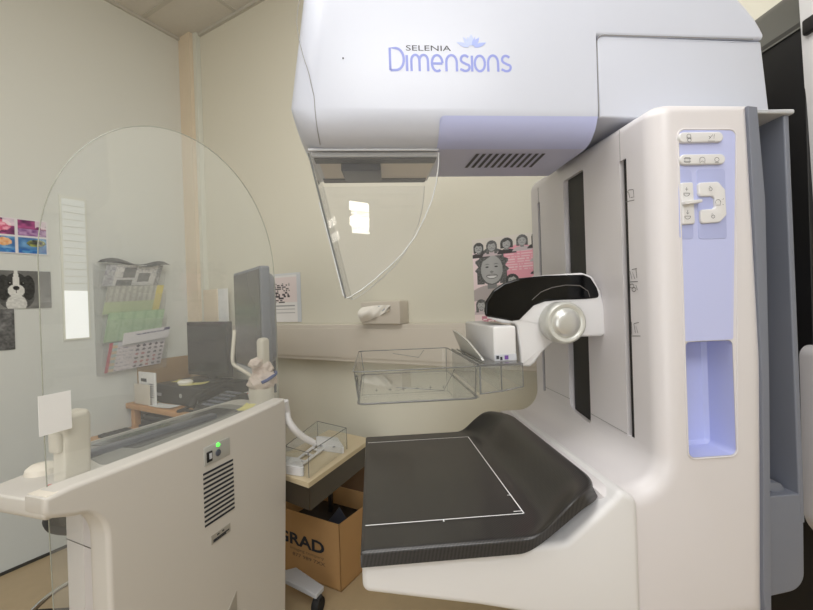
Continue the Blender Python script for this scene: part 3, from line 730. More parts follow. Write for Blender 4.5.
for k in (2, 3):
    p = p0_ = cor[k].lerp(sum(cor, V())/4, .10)
    lg = obj('leg', box(B(), p.x-.008, p.x+.008, p.y-.008, p.y+.008, .06, TZ-.08, .002), 'dark', tr, 30)
    obj('caster', lathe(B(), [(.001, -.010), (.024, -.010), (.028, -.004), (.028, .004), (.024, .010), (.001, .010)], (p.x, p.y, .028), 'x', 20), 'rubber', lg, 40)
bp_ = [hit(K, 2, .07, x, y) for x, y in ((284, 579), (305, 573), (324, 586), (316, 595))]
obj('base_plate', prism(B(), fillet([(p.x, p.y, .004) for p in (bp_[0]+(bp_[0]-bp_[3])*.4, bp_[1]+(bp_[1]-bp_[2])*.5, bp_[2], bp_[3])]), .056, .070, 0, .003, 'xy'), 'lgrey', tr, 30)
for x, y in ((318, 604),):
    p = hit(K, 2, .03, x, y); lg = obj('caster_bracket', box(B(), p.x-.012, p.x+.012, p.y-.012, p.y+.012, .035, .057, .003), 'dark', tr, 30)
    obj('caster', lathe(B(), [(.001, -.012), (.024, -.012), (.0275, -.005), (.0275, .005), (.024, .012), (.001, .012)], (p.x, p.y, .028), 'y', 24), 'rubber', lg, 40)

P_ = lambda x, y, z: hit(K, 2, z, x, y)
def polyprism(px, z0, z1, r=.002, Fm=K):
    pts = [hit(Fm, 2, z0, x, y) for x, y in px]; return prism(B(), fillet([(p.x, p.y, .006) for p in pts]), z0, z1, 0, r, 'xy')
pb = thing('spare_compression_paddle', 'clear acrylic paddle with white H bracket lying on the trolley', 'paddle', K, (.12, -.06, TZ))
obj('end_pad', polyprism([(286, 474), (305, 477), (300, 466), (285, 464)], TZ+.001, TZ+.028), 'white', pb, 30)
obj('end_pad', polyprism([(317, 450), (345, 454), (338, 443), (316, 441)], TZ+.001, TZ+.022), 'white', pb, 30)
bm = B()
for a, c in (((289, 466), (317, 444)), ((299, 467), (324, 448))):
    p, q = P_(*a, TZ+.01), P_(*c, TZ+.01); tube(bm, [p, q], .005, 6)
for k in (.25, .55, .8):
    p = P_(289, 466, TZ+.01).lerp(P_(317, 444, TZ+.01), k); q = P_(299, 467, TZ+.01).lerp(P_(324, 448, TZ+.01), k); tube(bm, [p, q], .0045, 6)
obj('rails', bm, 'white', pb, 50)
for (x, y) in ((321, 446), (334, 447)):
    p = P_(x, y, TZ+.022); obj('screw', lathe(B(), [(.001, .002), (.005, .0015), (.005, 0)], p, 'z', 12), 'grey', pb, 40)
c_ = [P_(*q, TZ+.004) for q in ((286, 470), (309, 478), (347, 449), (318, 441))]
bm = B(); hgt = .075
for i in range(4):
    p, q = c_[i], c_[(i+1) % 4]; d = (q-p); nrm = V((-d.y, d.x, 0)).normalized()*.0012
    f = [bm.verts.new(v) for v in (p-nrm, q-nrm, q+nrm, p+nrm)]; g_ = [bm.verts.new(v.co+V((0, 0, hgt))) for v in f]
    bm.faces.new(f); bm.faces.new(g_)
    for k in range(4): bm.faces.new((f[k-1], f[k], g_[k], g_[k-1]))
obj('clear_tray', bm, 'paddle', pb)
bm = B(); tp = [v+V((0, 0, hgt)) for v in c_]; tube(bm, tp, .0012, 6, closed=True)
for i in range(4): tube(bm, [c_[i], tp[i]], .001, 6)
obj('tray_edge', bm, 'aedge', pb, 60)

# carton under the trolley, against the back wall
cb = thing('cardboard_box', 'open brown cardboard box with dark lettering beneath the trolley', 'box', R, (1.1, -.17, 0))
x0, x1, y0, y1, z1 = .925, 1.238, -.298, -.055, .236
bm = B(); t_ = .003
for q in ((x0, x1, y0, y0+t_), (x0, x1, y1-t_, y1), (x0, x0+t_, y0, y1), (x1-t_, x1, y0, y1)): box(bm, q[0], q[1], q[2], q[3], .001, z1)
box(bm, x0, x1, y0, y1, .001, .005); obj('carton_walls', bm, 'card', cb)
bm = box(B(), x0+.004, x1-.004, y0+.004, y1-.004, .15, .16); obj('inside_shade', bm, 'black', cb)  # black sheet put in for the shade inside the carton
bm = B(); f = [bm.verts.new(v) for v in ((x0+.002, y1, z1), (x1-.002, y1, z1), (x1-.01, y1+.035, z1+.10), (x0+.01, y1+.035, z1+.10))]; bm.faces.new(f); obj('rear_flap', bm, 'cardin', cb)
bm = B(); text(bm, 'GRAD', plane_map((.932, y0-.0012, .113), (1, 0, 0), (0, 0, 1)), .236, .041, .03)
obj('box_lettering', bm, 'ink', cb)
bm = B(); text(bm, 'Imaging company', plane_map((1.0, y0-.0012, .092), (1, 0, 0), (0, 0, 1)), .165, .011); text(bm, '877 989 7XX', plane_map((1.01, y0-.0012, .070), (1, 0, 0), (0, 0, 1)), .16, .012, .01)
obj('small_lettering', bm, 'inkf', cb)
bm = B(); prism(bm, [(.0, 0), (.10, 0), (.06, .07)], 0, .003, plane='xz'); bm.transform(Matrix.Translation((1.10, -.22, .162)) @ Matrix.Rotation(.5, 4, 'Z')); solo('folded_flyer', bm, 'greyd', 'grey folded scrap inside the open cardboard box', 'paper', R)

# ================================================================== THE MAMMOGRAPHY MACHINE (frame W)
mg = thing('mammography_machine', 'large white and lavender breast x-ray machine with black carbon fibre table', 'x-ray machine', W, (.6, .82, 0))
Y0, Y1 = .59, 1.095
# --- C-arm pillar
prof = fillet([(.433, 1.318, .034), (.60, 1.318), (.612, .90), (.600, .49), (.33, .49), (.33, .708), (.433, .708, .085)], 10)
bm = B(); prism(bm, prof, Y0, Y1, .03, .03, 'xz', 7)
def Q(x, y, Yv=Y0): p = hit(W, 1, Yv, x, y); return (p.x, p.z)
cu = B()
prism(cu, fillet([(.800, 1.26, .008), (.888, 1.26, .008), (.888, .755, .02), (.800, .745, .004)]), .42, .50, 0, 0, 'yz')                    # central slot
for (a, b, z0, z1) in ((.660, .679, .760, 1.232), (1.017, 1.031, .765, 1.247)): box(cu, .4, .455, a, b, z0, z1)
rx0, rz0 = Q(685, 342); rx1, rz1 = Q(736, 455)
prism(cu, fillet([(rx0, rz0, .008), (rx1, rz0, .008), (rx1+.001, rz1, .010), (rx0+.001, rz1, .010)]), Y0-.01, Y0+.055, 0, .006, 'xz')
for v in bm.verts:
    if v.co.z > 1.25: v.co.z -= .022*min(1, max(0, (.76-v.co.y)/.15))*(v.co.z-1.25)/.068
bm = cut(bm, cu); arm = obj('support_arm', bm, 'armwhite', mg, 32)
obj('slot_back', box(B(), .490, .498, .79, .895, .74, 1.27), 'black', arm)
bm = B(); box(bm, .436, .47, .796, .800, .80, 1.272); box(bm, .436, .47, .796, .861, .792, .80)
obj('slot_belt', box(B(), .440, .489, .8005, .878, .7465, 1.2595), 'black', arm)
for (a, b, z0, z1) in ((.6605, .670, .7605, 1.2315), (1.0175, 1.0245, .7655, 1.2465)): obj('guide_slit', box(B(), .4352, .456, a, b, z0, z1), 'black', arm)
# lining of the lavender storage recess
bm = B(); e = .001
rec = fillet([(rx0, rz0, .008), (rx1, rz0, .008), (rx1+.001, rz1, .010), (rx0+.001, rz1, .010)])
ri = inset(rec, .0006); n = len(ri); a_ = [bm.verts.new((p.x, Y0+.0005, p.y)) for p in ri]; b_ = [bm.verts.new((p.x, Y0+.048, p.y)) for p in inset(rec, .0012)]; c_ = [bm.verts.new((p.x, Y0+.054, p.y)) for p in inset(rec, .007)]
for i in range(n):
    bm.faces.new((a_[i-1], a_[i], b_[i], b_[i-1])); bm.faces.new((b_[i-1], b_[i], c_[i], c_[i-1]))
bm.faces.new(c_); obj('storage_recess', bm, 'lav', arm, 40)
# lavender control panel plate
x0, z0 = Q(678, 130); x1, _ = Q(735, 130); x2, _ = Q(737, 455); x3, _ = Q(687, 455)
cp = B(); prism(cp, fillet([(x0, z0, .010), (x1, z0, .010), (rx1+.0006, rz0+.001, .004), (rx0-.0006, rz0+.001, .004)]), Y0-.0006, Y0+.001, 0, 0, 'xz')
cp_ = obj('control_panel', cp, 'lav', mg, 30)
bm = B(); lp = fillet([(x0-.001, z0+.001, .011), (x1+.0015, z0+.001, .011), (rx1+.0025, rz1-.0015, .012), (rx0-.001, rz1-.0015, .012)]); tube(bm, [(p.x, Y0-.0004, p.y) for p in lp], .0014, 8, closed=True)
obj('panel_rim', bm, 'armwhite', cp_, 60)
# button wells and buttons
def pxo(pts): return [Q(x, y, Y0-.002) for x, y in pts]
def plate(name, pts, r, h, mk, par, rr=.002):
    q = [(*p, r) for p in pxo(pts)]; return obj(name, prism(B(), fillet(q, 6), Y0-h, Y0+.0, rr, 0, 'xz'), mk, par, 40)
M['well'] = mat('lavender well', (176, 183, 226), .45, var=.01)
plate('button_well', [(679, 169), (692, 169), (694, 239), (680.5, 239)], .005, .0012, 'well', cp_, .0005)
plate('button_well', [(697, 169), (725.5, 168.5), (727.5, 238.5), (699, 239)], .005, .0012, 'well', cp_, .0005)
b1 = plate('button_bar', [(677.5, 133), (721.5, 132.5), (722, 142.5), (678, 143.5)], .009, .0055, 'white', cp_)
b2 = plate('button_bar', [(678.5, 155), (723.5, 154.5), (724, 164.5), (679, 165.5)], .009, .0055, 'white', cp_)
b3 = plate('rocker_button', [(680, 183), (692, 182.5), (694, 224), (681.5, 225)], .003, .005, 'white', cp_)
plate('rocker_fin', [(680.5, 202), (698, 200.5), (698, 203.5), (681, 206)], .0012, .011, 'white', b3, .001)
b4 = plate('curved_button', [(697, 183), (717, 182), (724, 190), (725.5, 215), (719, 222.5), (699.5, 224), (699, 210), (714, 209), (713, 196.5), (697.5, 197)], .005, .005, 'white', cp_)
def ico(par, segs, w=.0006, h=.0058):
    cl = []
    for s_ in segs:
        cx_ = sum(p[0] for p in s_)/len(s_); cy_ = sum(p[1] for p in s_)/len(s_)
        for g_ in cl:
            if abs(g_[0]-cx_) < 6.5 and abs(g_[1]-cy_) < 9: g_[2].append(s_); break
        else: cl.append((cx_, cy_, [s_]))
    for _, _, ss in cl:
        bm = B()
        for s_ in ss: ribbon(bm, [Q(x, y, Y0-.006) for x, y in s_], w, lambda a, b: V((a, Y0-h, b)))
        obj('button_icon', bm, 'txt', par)
def circ(cx, cy, r, n=12): return [(cx+r*math.cos(2*PI*k/n), cy+r*math.sin(2*PI*k/n)) for k in range(n+1)]
ico(b1, [circ(689, 136, 2), circ(689.5, 140, 1.8), [(686.5, 138), (692, 138)], [(708, 141), (715, 141)], [(709, 139), (713, 134.5), (714, 139), (714.5, 134)], [(709, 136), (711, 138)]])
ico(b2, [[(685, 157.5), (690, 157.5), (690, 162.5), (685, 162.5), (685, 157.5)], [(684, 158.5), (691, 158.5)], [(684, 161.5), (691, 161.5)], arc(702.5, 159.5, 2.6, 2.4, 180, 360)+[(705, 163), (703, 161), (702, 161), (700, 163), (699.9, 159.5)], circ(717, 159.5, 2.2), [(715, 162.5), (719, 162.5)]])
ico(b3, [arc(687, 193, 3, 3, 0, 180)+[(690, 193)], [(687, 187), (687, 191)], [(685.5, 189), (688.5, 189)], arc(688, 216, 3, 3, 0, 180)+[(691, 216)], [(688, 210), (688, 214)], [(686.8, 212.5), (688, 214), (689.3, 212.5)]], h=.0054)
ico(b4, [circ(711, 189, 1.6), [(709.5, 186.5), (711, 186)], circ(713.5, 216.5, 1.6), [(712, 214), (713, 213.6)], arc(718.5, 202, 2.6, 2.6, 140, 400)+[(721, 205), (716, 205)], [(723, 199.5), (724, 198.5)], [(723, 204), (724, 205)]], h=.0054)
# engraved marks on the chest side face
Cm = lambda x, y: hit(W, 0, .4325, x, y)
def mk(segs, w=.0012):
    bm = B()
    for s_ in segs:
        pts = [Cm(x, y) for x, y in s_]; ribbon(bm, [(p.y, p.z) for p in pts], w, lambda a, b: V((.4323, a, b)))
    obj('height_mark', bm, 'txtg', arm)
mk([[(625, 202), (634.5, 200)], [(627, 193), (629, 190), (633.5, 189.5)], [(628.5, 192), (630, 198)], [(633.5, 190), (634, 197), (631, 197.5)]])
mk([[(629, 282), (638, 281.5)], [(630, 271), (632, 279), (632.5, 272), (635, 279)], [(636, 269), (637, 278)], [(632, 269.5), (637, 268.5)], circ(632, 286, 2), circ(634, 289.5, 2), [(636, 285), (637.5, 290)]])
mk([[(631, 336), (640.5, 336)], [(632, 334.5), (631.5, 322)], [(634, 324), (635.5, 333), (636, 326), (638, 333)], [(634, 323.5), (639, 322.5)]])
for pts_ in ([(.4327, .676, 1.232), (.4327, .676, 1.285)], [(.4327, 1.024, 1.247), (.4327, 1.024, 1.285)], [(.4327, .80, .766), (.4327, .681, .762)], [(.4327, .888, .776), (.4327, 1.02, .776)]): obj('panel_seam', tube(B(), pts_, .0006, 5), 'seam', arm)

# --- grey rear shell of the arm
def QY(x, y, Yv): p = hit(W, 1, Yv, x, y); return p.x, p.z
bm = B()
rim = [QY(747.5, 106, Y0), QY(757, 107, Y0), QY(765, 200, Y0), QY(769, 380, Y0), QY(771, 610, Y0)]
rl = [QY(747.5, 106, Y0), QY(755, 240, Y0), QY(761.5, 380, Y0), QY(763, 480, Y0), QY(763, 590, Y0), QY(758, 598, Y0)]
xr = [QY(786, 111, Y0+.03)[0], QY(803, 480, Y0+.03)[0]]
right = rim[::-1]; prism(bm, [V(p) for p in rl[:-1]]+[V((.590, .50)), V((rim[4][0], .50))]+[V(p) for p in rim[:4][::-1][:3]], Y0-.0008, Y1-.02, .001, .02, 'xz')
g = obj('rear_shell', bm, 'grey', mg, 35)
zt = 1.292; xw = .604
X_b = lambda z: .655+(1.29-z)*.034 if z > .9 else .668
zs_ = [1.288, 1.15, 1.0, .9, .78, .66, .60, .56, .54]
def Xr(z): return QY(788, 112, .62)[0]+(QY(803, 480, .62)[0]-QY(788, 112, .62)[0])*min(1, max(0, (1.29-z)/.55))
# recess back, right lip, solid lower block
bm = B(); prism(bm, [(xw, 1.286), (Xr(1.286)-.004, 1.286), (Xr(1.0)-.004, 1.0), (Xr(.7)-.004, .70), (Xr(.6)-.004, .62), (xw, .62)], .70, .95, .004, .02, 'xz'); obj('recess_back', bm, 'greyd', g, 35)
bm = B(); prism(bm, [V((Xr(1.288)-.010, 1.289)), V((Xr(1.288), 1.289)), V((Xr(1.0), 1.0)), V((Xr(.7), .70)), V((Xr(.6), .62)), V((Xr(.6)-.010, .62)), V((Xr(.7)-.010, .70)), V((Xr(1.0)-.010, 1.0))], .618, .95, .003, .01, 'xz'); obj('side_lip', bm, 'grey', g, 35)
bm = B(); prism(bm, fillet([(xw-.012, .668), (Xr(.66)-.001, .668), (Xr(.6)-.004, .512, .03), (xw-.012, .500)]), .6185, .95, .003, .02, 'xz'); obj('lower_block', bm, 'grey', g, 35)
bm = B(); prism(bm, fillet([(xw-.01, .67), (xw-.01, .70, .01), (xw+.03, .70, .03), (Xr(.68)-.010, .672, .01), (Xr(.68)-.010, .66)]), .63, .72, .02, 0, 'xz'); obj('recess_floor', bm, 'grey', g, 35)
bm = B(); prism(bm, fillet([(xw-.004, 1.286), (xw-.004, 1.292, .002), (Xr(1.288)+.004, 1.294, .003), (Xr(1.288)+.004, 1.286, .003)]), .612, .95, .003, .003, 'xz'); obj('top_cap', bm, 'lgrey', g, 35)

# --- detector housing and carbon fibre table
hp = fillet([(-.026, .643), (.270, .643, .02), (.330, .688, .02), (.345, .700, .01), (.358, .714, .02), (.384, .700, .03), (.3845, .50), (.14, .562, .1), (-.026, .597, .012)], 9)
bm = B(); prism(bm, hp, .580, 1.066, .010, .010, 'xz', 5); obj('detector_housing', bm, 'white', mg, 35)
bm = B(); pr = inset(hp, -.0004)
def ttop(x): # table height
    s_ = min(1, max(0, (x-.235)/.085)); s_ = s_*s_*(3-2*s_); return s_
RC = .085; xe = .344; ya, yb = .572, 1.072
NX, NY = 60, 64; g = []
def xright(y):
    d = min(y-ya, yb-y); return xe if d >= RC else xe-RC+math.sqrt(max(0, RC*RC-(RC-d)**2))
ys = [ya+RC*(1-math.cos(PI/2*k/16)) for k in range(16)]+[ya+RC+(yb-ya-2*RC)*k/20 for k in range(21)]+[yb-RC*(1-math.cos(PI/2*(15-k)/16)) for k in range(16)]
def theight(x, y):
    d = xright(y)-x; s_ = 1-min(1, max(0, (d-.014)/.082)); s_ = s_*s_*(3-2*s_)
    base = min(1, max(0, (x-.20)/.105)); base = base*base*(3-2*base)
    z = .660+.052*s_*base
    edge = min(x+.027, y-ya, yb-y, d*.9+.0001)
    if edge < .006: z -= .006-math.sqrt(max(0, .006**2-(.006-edge)**2))
    return z
bm = B(); rows = []
cols = [0, .0015, .004, .008]+[.02+.94*k/44 for k in range(45)]
for y in ys:
    xr_ = xright(y); L_ = xr_+.027; cs_ = [0, .0015/L_, .004/L_, .008/L_]+[.02/L_+(1-.04/L_)*k/44 for k in range(45)]+[1-.008/L_, 1-.004/L_, 1-.0015/L_, 1]
    rows.append([bm.verts.new((-.027+L_*c, y, theight(-.027+L_*c, y))) for c in cs_])
for a, b in zip(rows, rows[1:]):
    for i in range(len(a)-1): bm.faces.new((a[i], a[i+1], b[i+1], b[i]))
per = rows[0]+[r_[-1] for r_ in rows[1:-1]]+rows[-1][::-1]+[r_[0] for r_ in rows[1:-1]][::-1]
def hb(x): # underside follows the housing
    s_ = min(1, max(0, (x-.195)/.11)); return .642+.056*s_*s_*(3-2*s_)
lo = [bm.verts.new((v.co.x+(.006 if v.co.x > .22 else 0)*min(1, (v.co.x-.22)/.1), v.co.y-(.003 if v.co.y < .8 else -.003), hb(v.co.x)-.002)) for v in per]
for i in range(len(per)): bm.faces.new((per[i-1], per[i], lo[i], lo[i-1]))
M['carbon'] = carbon()
ct = obj('carbon_fibre_table', bm, 'carbon', mg, 50)
bm = B(); tp = lambda a, b: V((a, b, theight(a, b)+.0016))
l1 = [P.x for P in (hit(W, 2, .66, 363.4, 528.5), hit(W, 2, .66, 523.6, 513.8))]; nY = hit(W, 2, .66, 450, 520).y; fY = hit(W, 2, .66, 420, 440).y; rX = hit(W, 2, .66, 523.6, 513.8).x
fY = hit(W, 2, .66, 469.3, 437.3).y
def seg(a, b, n=30): return [(a[0]+(b[0]-a[0])*k/n, a[1]+(b[1]-a[1])*k/n) for k in range(n+1)]
for s_ in (seg((-.021, nY), (rX, nY)), seg((rX, nY), (rX, fY)), seg((-.021, fY), (rX, fY)), seg((.10, nY), (.10, nY-.006), 2), seg((rX-.014, nY+.008), (rX, nY+.008), 2), seg((rX, .70), (rX-.006, .70), 2)):
    ribbon(bm, s_, .0020, tp)
obj('field_outline', bm, 'mark', ct)

# --- tube head
HY0, HY1 = .68, .925
def xf(z): # front silhouette
    tab = ((1.26, -.106), (1.28, -.111), (1.30, -.1165), (1.32, -.1215), (1.34, -.126), (1.36, -.130), (1.38, -.1335), (1.40, -.140), (1.43, -.147), (1.46, -.150), (1.49, -.146), (1.52, -.134), (1.56, -.109), (1.60, -.08), (1.70, .03))
    for (a, p), (b, q) in zip(tab, tab[1:]):
        if a <= z <= b: return p+(q-p)*(z-a)/(b-a)
    return tab[0][1] if z < 1.26 else .03
def secring(bm, xfun, zb, zt, ins, rb, rt, n=8):
    y0, y1 = HY0+ins, HY1-ins; zb += ins*.6; zt -= ins*.6; rb = max(.004, rb-ins*.3); rt = max(.004, rt-ins*.3); pts = []
    for (cy, cz, r, a0) in ((y0+rb, zb+rb, rb, 180), (y1-rb, zb+rb, rb, 270), (y1-rt, zt-rt, rt, 0), (y0+rt, zt-rt, rt, 90)):
        for k in range(n+1):
            a = math.radians(a0+90*k/n); pts.append((cy+r*math.cos(a), cz+r*math.sin(a)))
    return [bm.verts.new((xfun(z), y, z)) for y, z in pts]
bm = B(); rings = []
ZT = 1.66
for k in range(9):
    a = k/8*PI/2; t_ = .045*(1-math.cos(a)); ins = .028*(1-math.sin(a)); rings.append(secring(bm, lambda z, t_=t_: xf(z)+t_, 1.272, ZT, ins, .052, .06))
for x in (.03, .12, .25, .398): rings.append(secring(bm, lambda z, x=x: x, 1.272, ZT, 0, .052, .06))
rings.append(secring(bm, lambda z: .3985, 1.450, ZT, 0, .006, .06))
for x, zt_ in ((.50, ZT), (.60, 1.62), (.635, 1.585), (.66, 1.555), (.680, 1.525), (.695, 1.498), (.704, 1.475), (.708, 1.462)): rings.append(secring(bm, lambda z, x=x: x, 1.450, zt_, 0, .005, min(.05, (zt_-1.45)/2.2)))
N = len(rings[0])
for A_, C_ in zip(rings, rings[1:]):
    for i in range(N): bm.faces.new((A_[i-1], A_[i], C_[i], C_[i-1]))
bm.faces.new(rings[0]); bm.faces.new(rings[-1][::-1])
hd = obj('tube_head', bm, 'coolwhite', mg, 38)
# neck cover plate
tl = QY(596, 110, .685); a1 = QY(600, 36, .685)
bm = B(); prism(bm, fillet([(.4015, 1.31), (.4015, 1.452, .014), (.7085, 1.4475, .003), (.722, 1.305)]), .6825, .967, .004, .02, 'xz'); obj('neck_cover', bm, 'coolwhite', mg, 35)
bm = B(); tube(bm, [(.4000, .6805, 1.31), (.4000, .6805, 1.430)]+[(.4000+.014-.014*math.cos(a), .6805, 1.437+.014*math.sin(a)) for a in [PI/2*k/6 for k in range(7)]]+[(.69, .6805, 1.4495)], .0007, 6); obj('cover_seam', bm, 'seam', hd)
bm = B(); sp = [(xf(z)+.044-(.014*max(0, (1.34-z)/.07)), .6795+(0 if z > 1.322 else .052-math.sqrt(max(0, .052**2-(1.324-z)**2))), z) for z in [1.275+.33*k/30 for k in range(31)]]
tube(bm, sp, .0006, 6); obj('front_cover_seam', bm, 'seam', hd)
obj('screw_cap', lathe(B(), [(.0001, .6790), (.0013, .6790), (.0013, .681)], (hit(W, 1, .679, 343, 58).x, 0, hit(W, 1, .679, 343, 58).z), 'y', 12), 'ink', hd)
# lavender wrap panel
bm = B(); X0, X1, e = .123, .3975, .0012; cs2 = []
zt2 = 1.3215-.002
cyz = [(HY0+.052-(.052+e)*math.cos(a), 1.324-(.052+e)*math.sin(a)) for a in [.25+(PI/2-.25)*k/10 for k in range(0, 11)]]+[(.80, 1.272-e), (HY1-.052, 1.272-e)]+[(HY1-.052+(.052+e)*math.sin(a), 1.324-(.052+e)*math.cos(a)) for a in [PI/2*k/10 for k in range(1, 11)]]
xs_ = [X0, X0+.0008, X0+.0035, X0+.008]+[X0+.008+(X1-X0-.008)*k/12 for k in range(1, 13)]
rr = []
for i, x in enumerate(xs_):
    drop = .008-math.sqrt(max(0, .008**2-(.008-min(.008, x-X0))**2)); row = []
    for j, (y, z) in enumerate(cyz): row.append(bm.verts.new((x, y, z-(drop if j in (0, len(cyz)-1) else 0))))
    rr.append(row)
for a, b in zip(rr, rr[1:]):
    for j in range(len(cyz)-1): bm.faces.new((a[j], b[j], b[j+1], a[j+1])).material_index = 0 if j < 9 else 1
lv = obj('lavender_panel', bm, ['lav', 'lavd'], hd, 60)
# ventilation grille under the head
Uz = 1.2705; U = lambda x, y, z=Uz: hit(W, 2, z, x, y)
bm = B()
for k in range(11):
    f_ = k/10; a = U(478+66*f_, 153.5-.3*f_); b = U(466+64*f_, 167.5-.5*f_); w_ = .0032
    v_ = [bm.verts.new((p.x+s_*w_, p.y, Uz-.0006)) for p, s_ in ((a, -1), (a, 1), (b, 1), (b, -1))]; bm.faces.new(v_)
obj('vent_grille', bm, 'txt', lv)
# collimator window underneath
cw = B(); a = U(311, 151.5); b = U(437, 151.5); fy = .905
col = obj('collimator_frame', box(B(), a.x, b.x+.002, .735, .885, 1.2625, 1.2715, .001), 'lgrey', hd, 30)
obj('light_window', box(B(), a.x+.010, b.x-.002, .756, .868, 1.2612, 1.263), 'tan', col)
for (y0_, y1_, xa, xb) in ((.738, .762, a.x+.004, b.x-.001), (.858, .882, a.x+.006, b.x-.004)): obj('window_bar', box(B(), xa, xb, y0_, y1_, 1.2592, 1.2615), 'black', col)
c1 = U(341, 160); c2 = U(380, 160)
bm = B(); prism(bm, fillet([(c1.x, .765, .003), (c2.x, .765, .003), (c2.x+.004, .835, .01), (c1.x+.004, .835, .01)]), 1.2475, 1.2612, .002, 0, 'xy'); obj('aperture_block', bm, 'lens', col, 30)

# --- wordmark on the head
WY = HY0-.0003; WM = lambda a, b: V((a, WY, b))
p0 = hit(W, 1, WY, 389, 71); p1 = hit(W, 1, WY, 511, 71.8); sl = (p1.z-p0.z)/(p1.x-p0.x); S = (p1.x-p0.x)/698.
bm = B()
LAY = [0]
def st(pts):
    LAY[0] += 1; k = LAY[0]; ribbon(bm, [(p0.x+a*S, p0.z+b*S+sl*a*S) for a, b in pts], 14*S, lambda a, b: V((a, WY-.00003*(k % 3), b)))
def letter_n(x, w=72, h=92): st([(x, 0), (x, h*.55)]+arc(x+w/2, h*.55, w/2, h*.45, 180, 0, 12)+[(x+w, 0)])
st([(8, 5), (8, 128), (40, 128)]+arc(40, 67, 45, 61, 90, -90, 16)+[(8, 5)])
st([(102, 0), (102, 90)])
st([(127, 0), (127, 52)]+arc(150, 58, 23, 34, 180, 0, 10)+[(173, 0)]); st([(173, 52)]+arc(197, 58, 24, 34, 180, 0, 10)+[(221, 0)])
st([(248, 44), (303, 44)]); st(arc(273, 46, 30, 45, 0, 305, 30))
letter_n(325, 60)
def letter_s(x): st([(x+48, 80)]+arc(x+27, 68, 22, 23, 60, 200, 9)+[(x+14, 52), (x+38, 40)]+arc(x+30, 24, 24, 21, 40, -130, 10)+[(x+0, 14)])
letter_s(404); st([(473, 0), (473, 90)])
st(arc(518, 46, 29, 44, 0, 360, 24)); letter_n(566, 58); letter_s(643)
wm = obj('wordmark', bm, 'logo', hd)
bm = B(); q0 = hit(W, 1, WY, 406, 50.5); q1 = hit(W, 1, WY, 451, 50.5)
text(bm, 'SELENIA', lambda a, b: V((q0.x+a, WY, q0.z+b+sl*a)), q1.x-q0.x, .0088, 0); obj('brand_line', bm, 'txt', wm)
bm = B(); fc = hit(W, 1, WY, 471.5, 48)
for k, (ang, ln, wd) in enumerate(((90, 1, .5), (55, .95, .45), (125, .95, .45), (22, 1.0, .38), (158, 1.0, .38), (72, .75, .3), (108, .75, .3))):
    a = math.radians(ang); L_ = .0205*ln*(1 if k < 3 else 1.12); pts = []
    for j in range(13):
        t_ = j/12; pts.append((t_, math.sin(PI*t_**.8)*wd*.42))
    vs = []
    for (t_, w_) in pts+[(t_, -w_) for t_, w_ in pts[::-1][1:-1]]:
        u_, v_ = (.0045+t_*L_), w_*L_; vs.append(bm.verts.new((fc.x+u_*math.cos(a)-v_*math.sin(a), WY-.00003-.00003*k, fc.z+(u_*math.sin(a)+v_*math.cos(a))*.92)))
    f = bm.faces.new(vs); f.material_index = k % 2
M['petal'] = mat('petal ink', (190, 202, 246), .5); M['petal2'] = mat('petal ink deep', (168, 182, 240), .5)
obj('flower_emblem', bm, ['petal', 'petal2'], wm)

# --- clear face shield
def wing(Yv, sc=1):
    px = [(308.5, 153), (439, 152.5), (438.5, 165), (436.5, 182), (432, 200), (425, 217), (415, 237), (403, 253), (390, 266), (374, 280), (361, 290), (350, 297), (345.5, 298.2), (343, 294), (332, 251), (319, 202)]
    return [V(Q(x, y, .722)) for x, y in px]
fs = obj('face_shield', prism(B(), wing(0), .722, .7245, plane='xz'), 'clear', mg)
obj('far_wing', prism(B(), wing(0), .928, .9305, plane='xz'), 'clear', fs)
wg = wing(0); e_ = [(p.x, .723, p.y) for p in wg[1:]]; bm = B(); tube(bm, e_, .0012, 6); obj('shield_edge', bm, 'aedgel', fs, 60)
bm = B(); tube(bm, [(p.x, .929, p.y) for p in wg[1:]], .0008, 6); obj('far_edge', bm, 'aedgel', fs, 60)
T0, T1 = wg[0], wg[-4]
bm = B(); prism(bm, [T0, V((T0.x+.003, T0.y)), V((T1.x+.003, T1.y)), T1], .7225, .930, plane='xz'); obj('front_pane', bm, 'clear', fs)
for yy, r_ in ((.7225, .0016), (.930, .0012)): obj('front_edge', tube(B(), [(T0.x, yy, T0.y), (T1.x, yy, T1.y)], r_, 8), 'aedge', fs, 60)
obj('mounting_rail', box(B(), T0.x-.001, wg[1].x, .7215, .726, 1.268, 1.2725, .001), 'lgrey', fs, 30)

# --- compression device
CY = .742
def C(x, y, Yv=CY): return Q(x, y, Yv)
body = [(489, 318), (489.5, 301), (497, 289.5), (517, 279.5), (543, 275), (582, 272.5), (592, 276), (600, 291), (605, 311), (606, 334), (601, 336.5), (575, 337), (553, 343), (543, 352), (535, 363), (530, 367), (520.5, 367), (519.5, 352), (516, 324), (503, 323)]
rr_ = [3, 8, 10, 8, 3, 5, 8, 8, 4, 4, 3, 3, 10, 10, 10, 3, 3, 2, 6, 4]
def nose(b_):   # the housing narrows to a skewed nose at its front end
    for v in b_.verts: v.co.x += max(0, v.co.y-CY)*.30*min(1, max(0, (.37-v.co.x)/.12))
stretch = lambda x: x+max(0, x-560)*.03-max(0, 510-x)*.10
bp = fillet([(*C(stretch(x), y), r*.0018) for (x, y), r in zip(body, rr_)], 5)
bm = B(); prism(bm, bp, CY, .890, .006, .012, 'xz', 5); nose(bm); cd = obj('compression_device', bm, 'white', mg, 35)
vis = [(487, 316.5), (487.5, 302), (494.5, 290.5), (504.5, 283), (519, 278.5), (545, 275.8), (583, 274.8), (590, 278), (596, 288), (599, 298), (586, 299.5), (560, 300.5), (545, 302), (534, 306), (526, 314), (519.5, 320.5), (512, 321.5)]
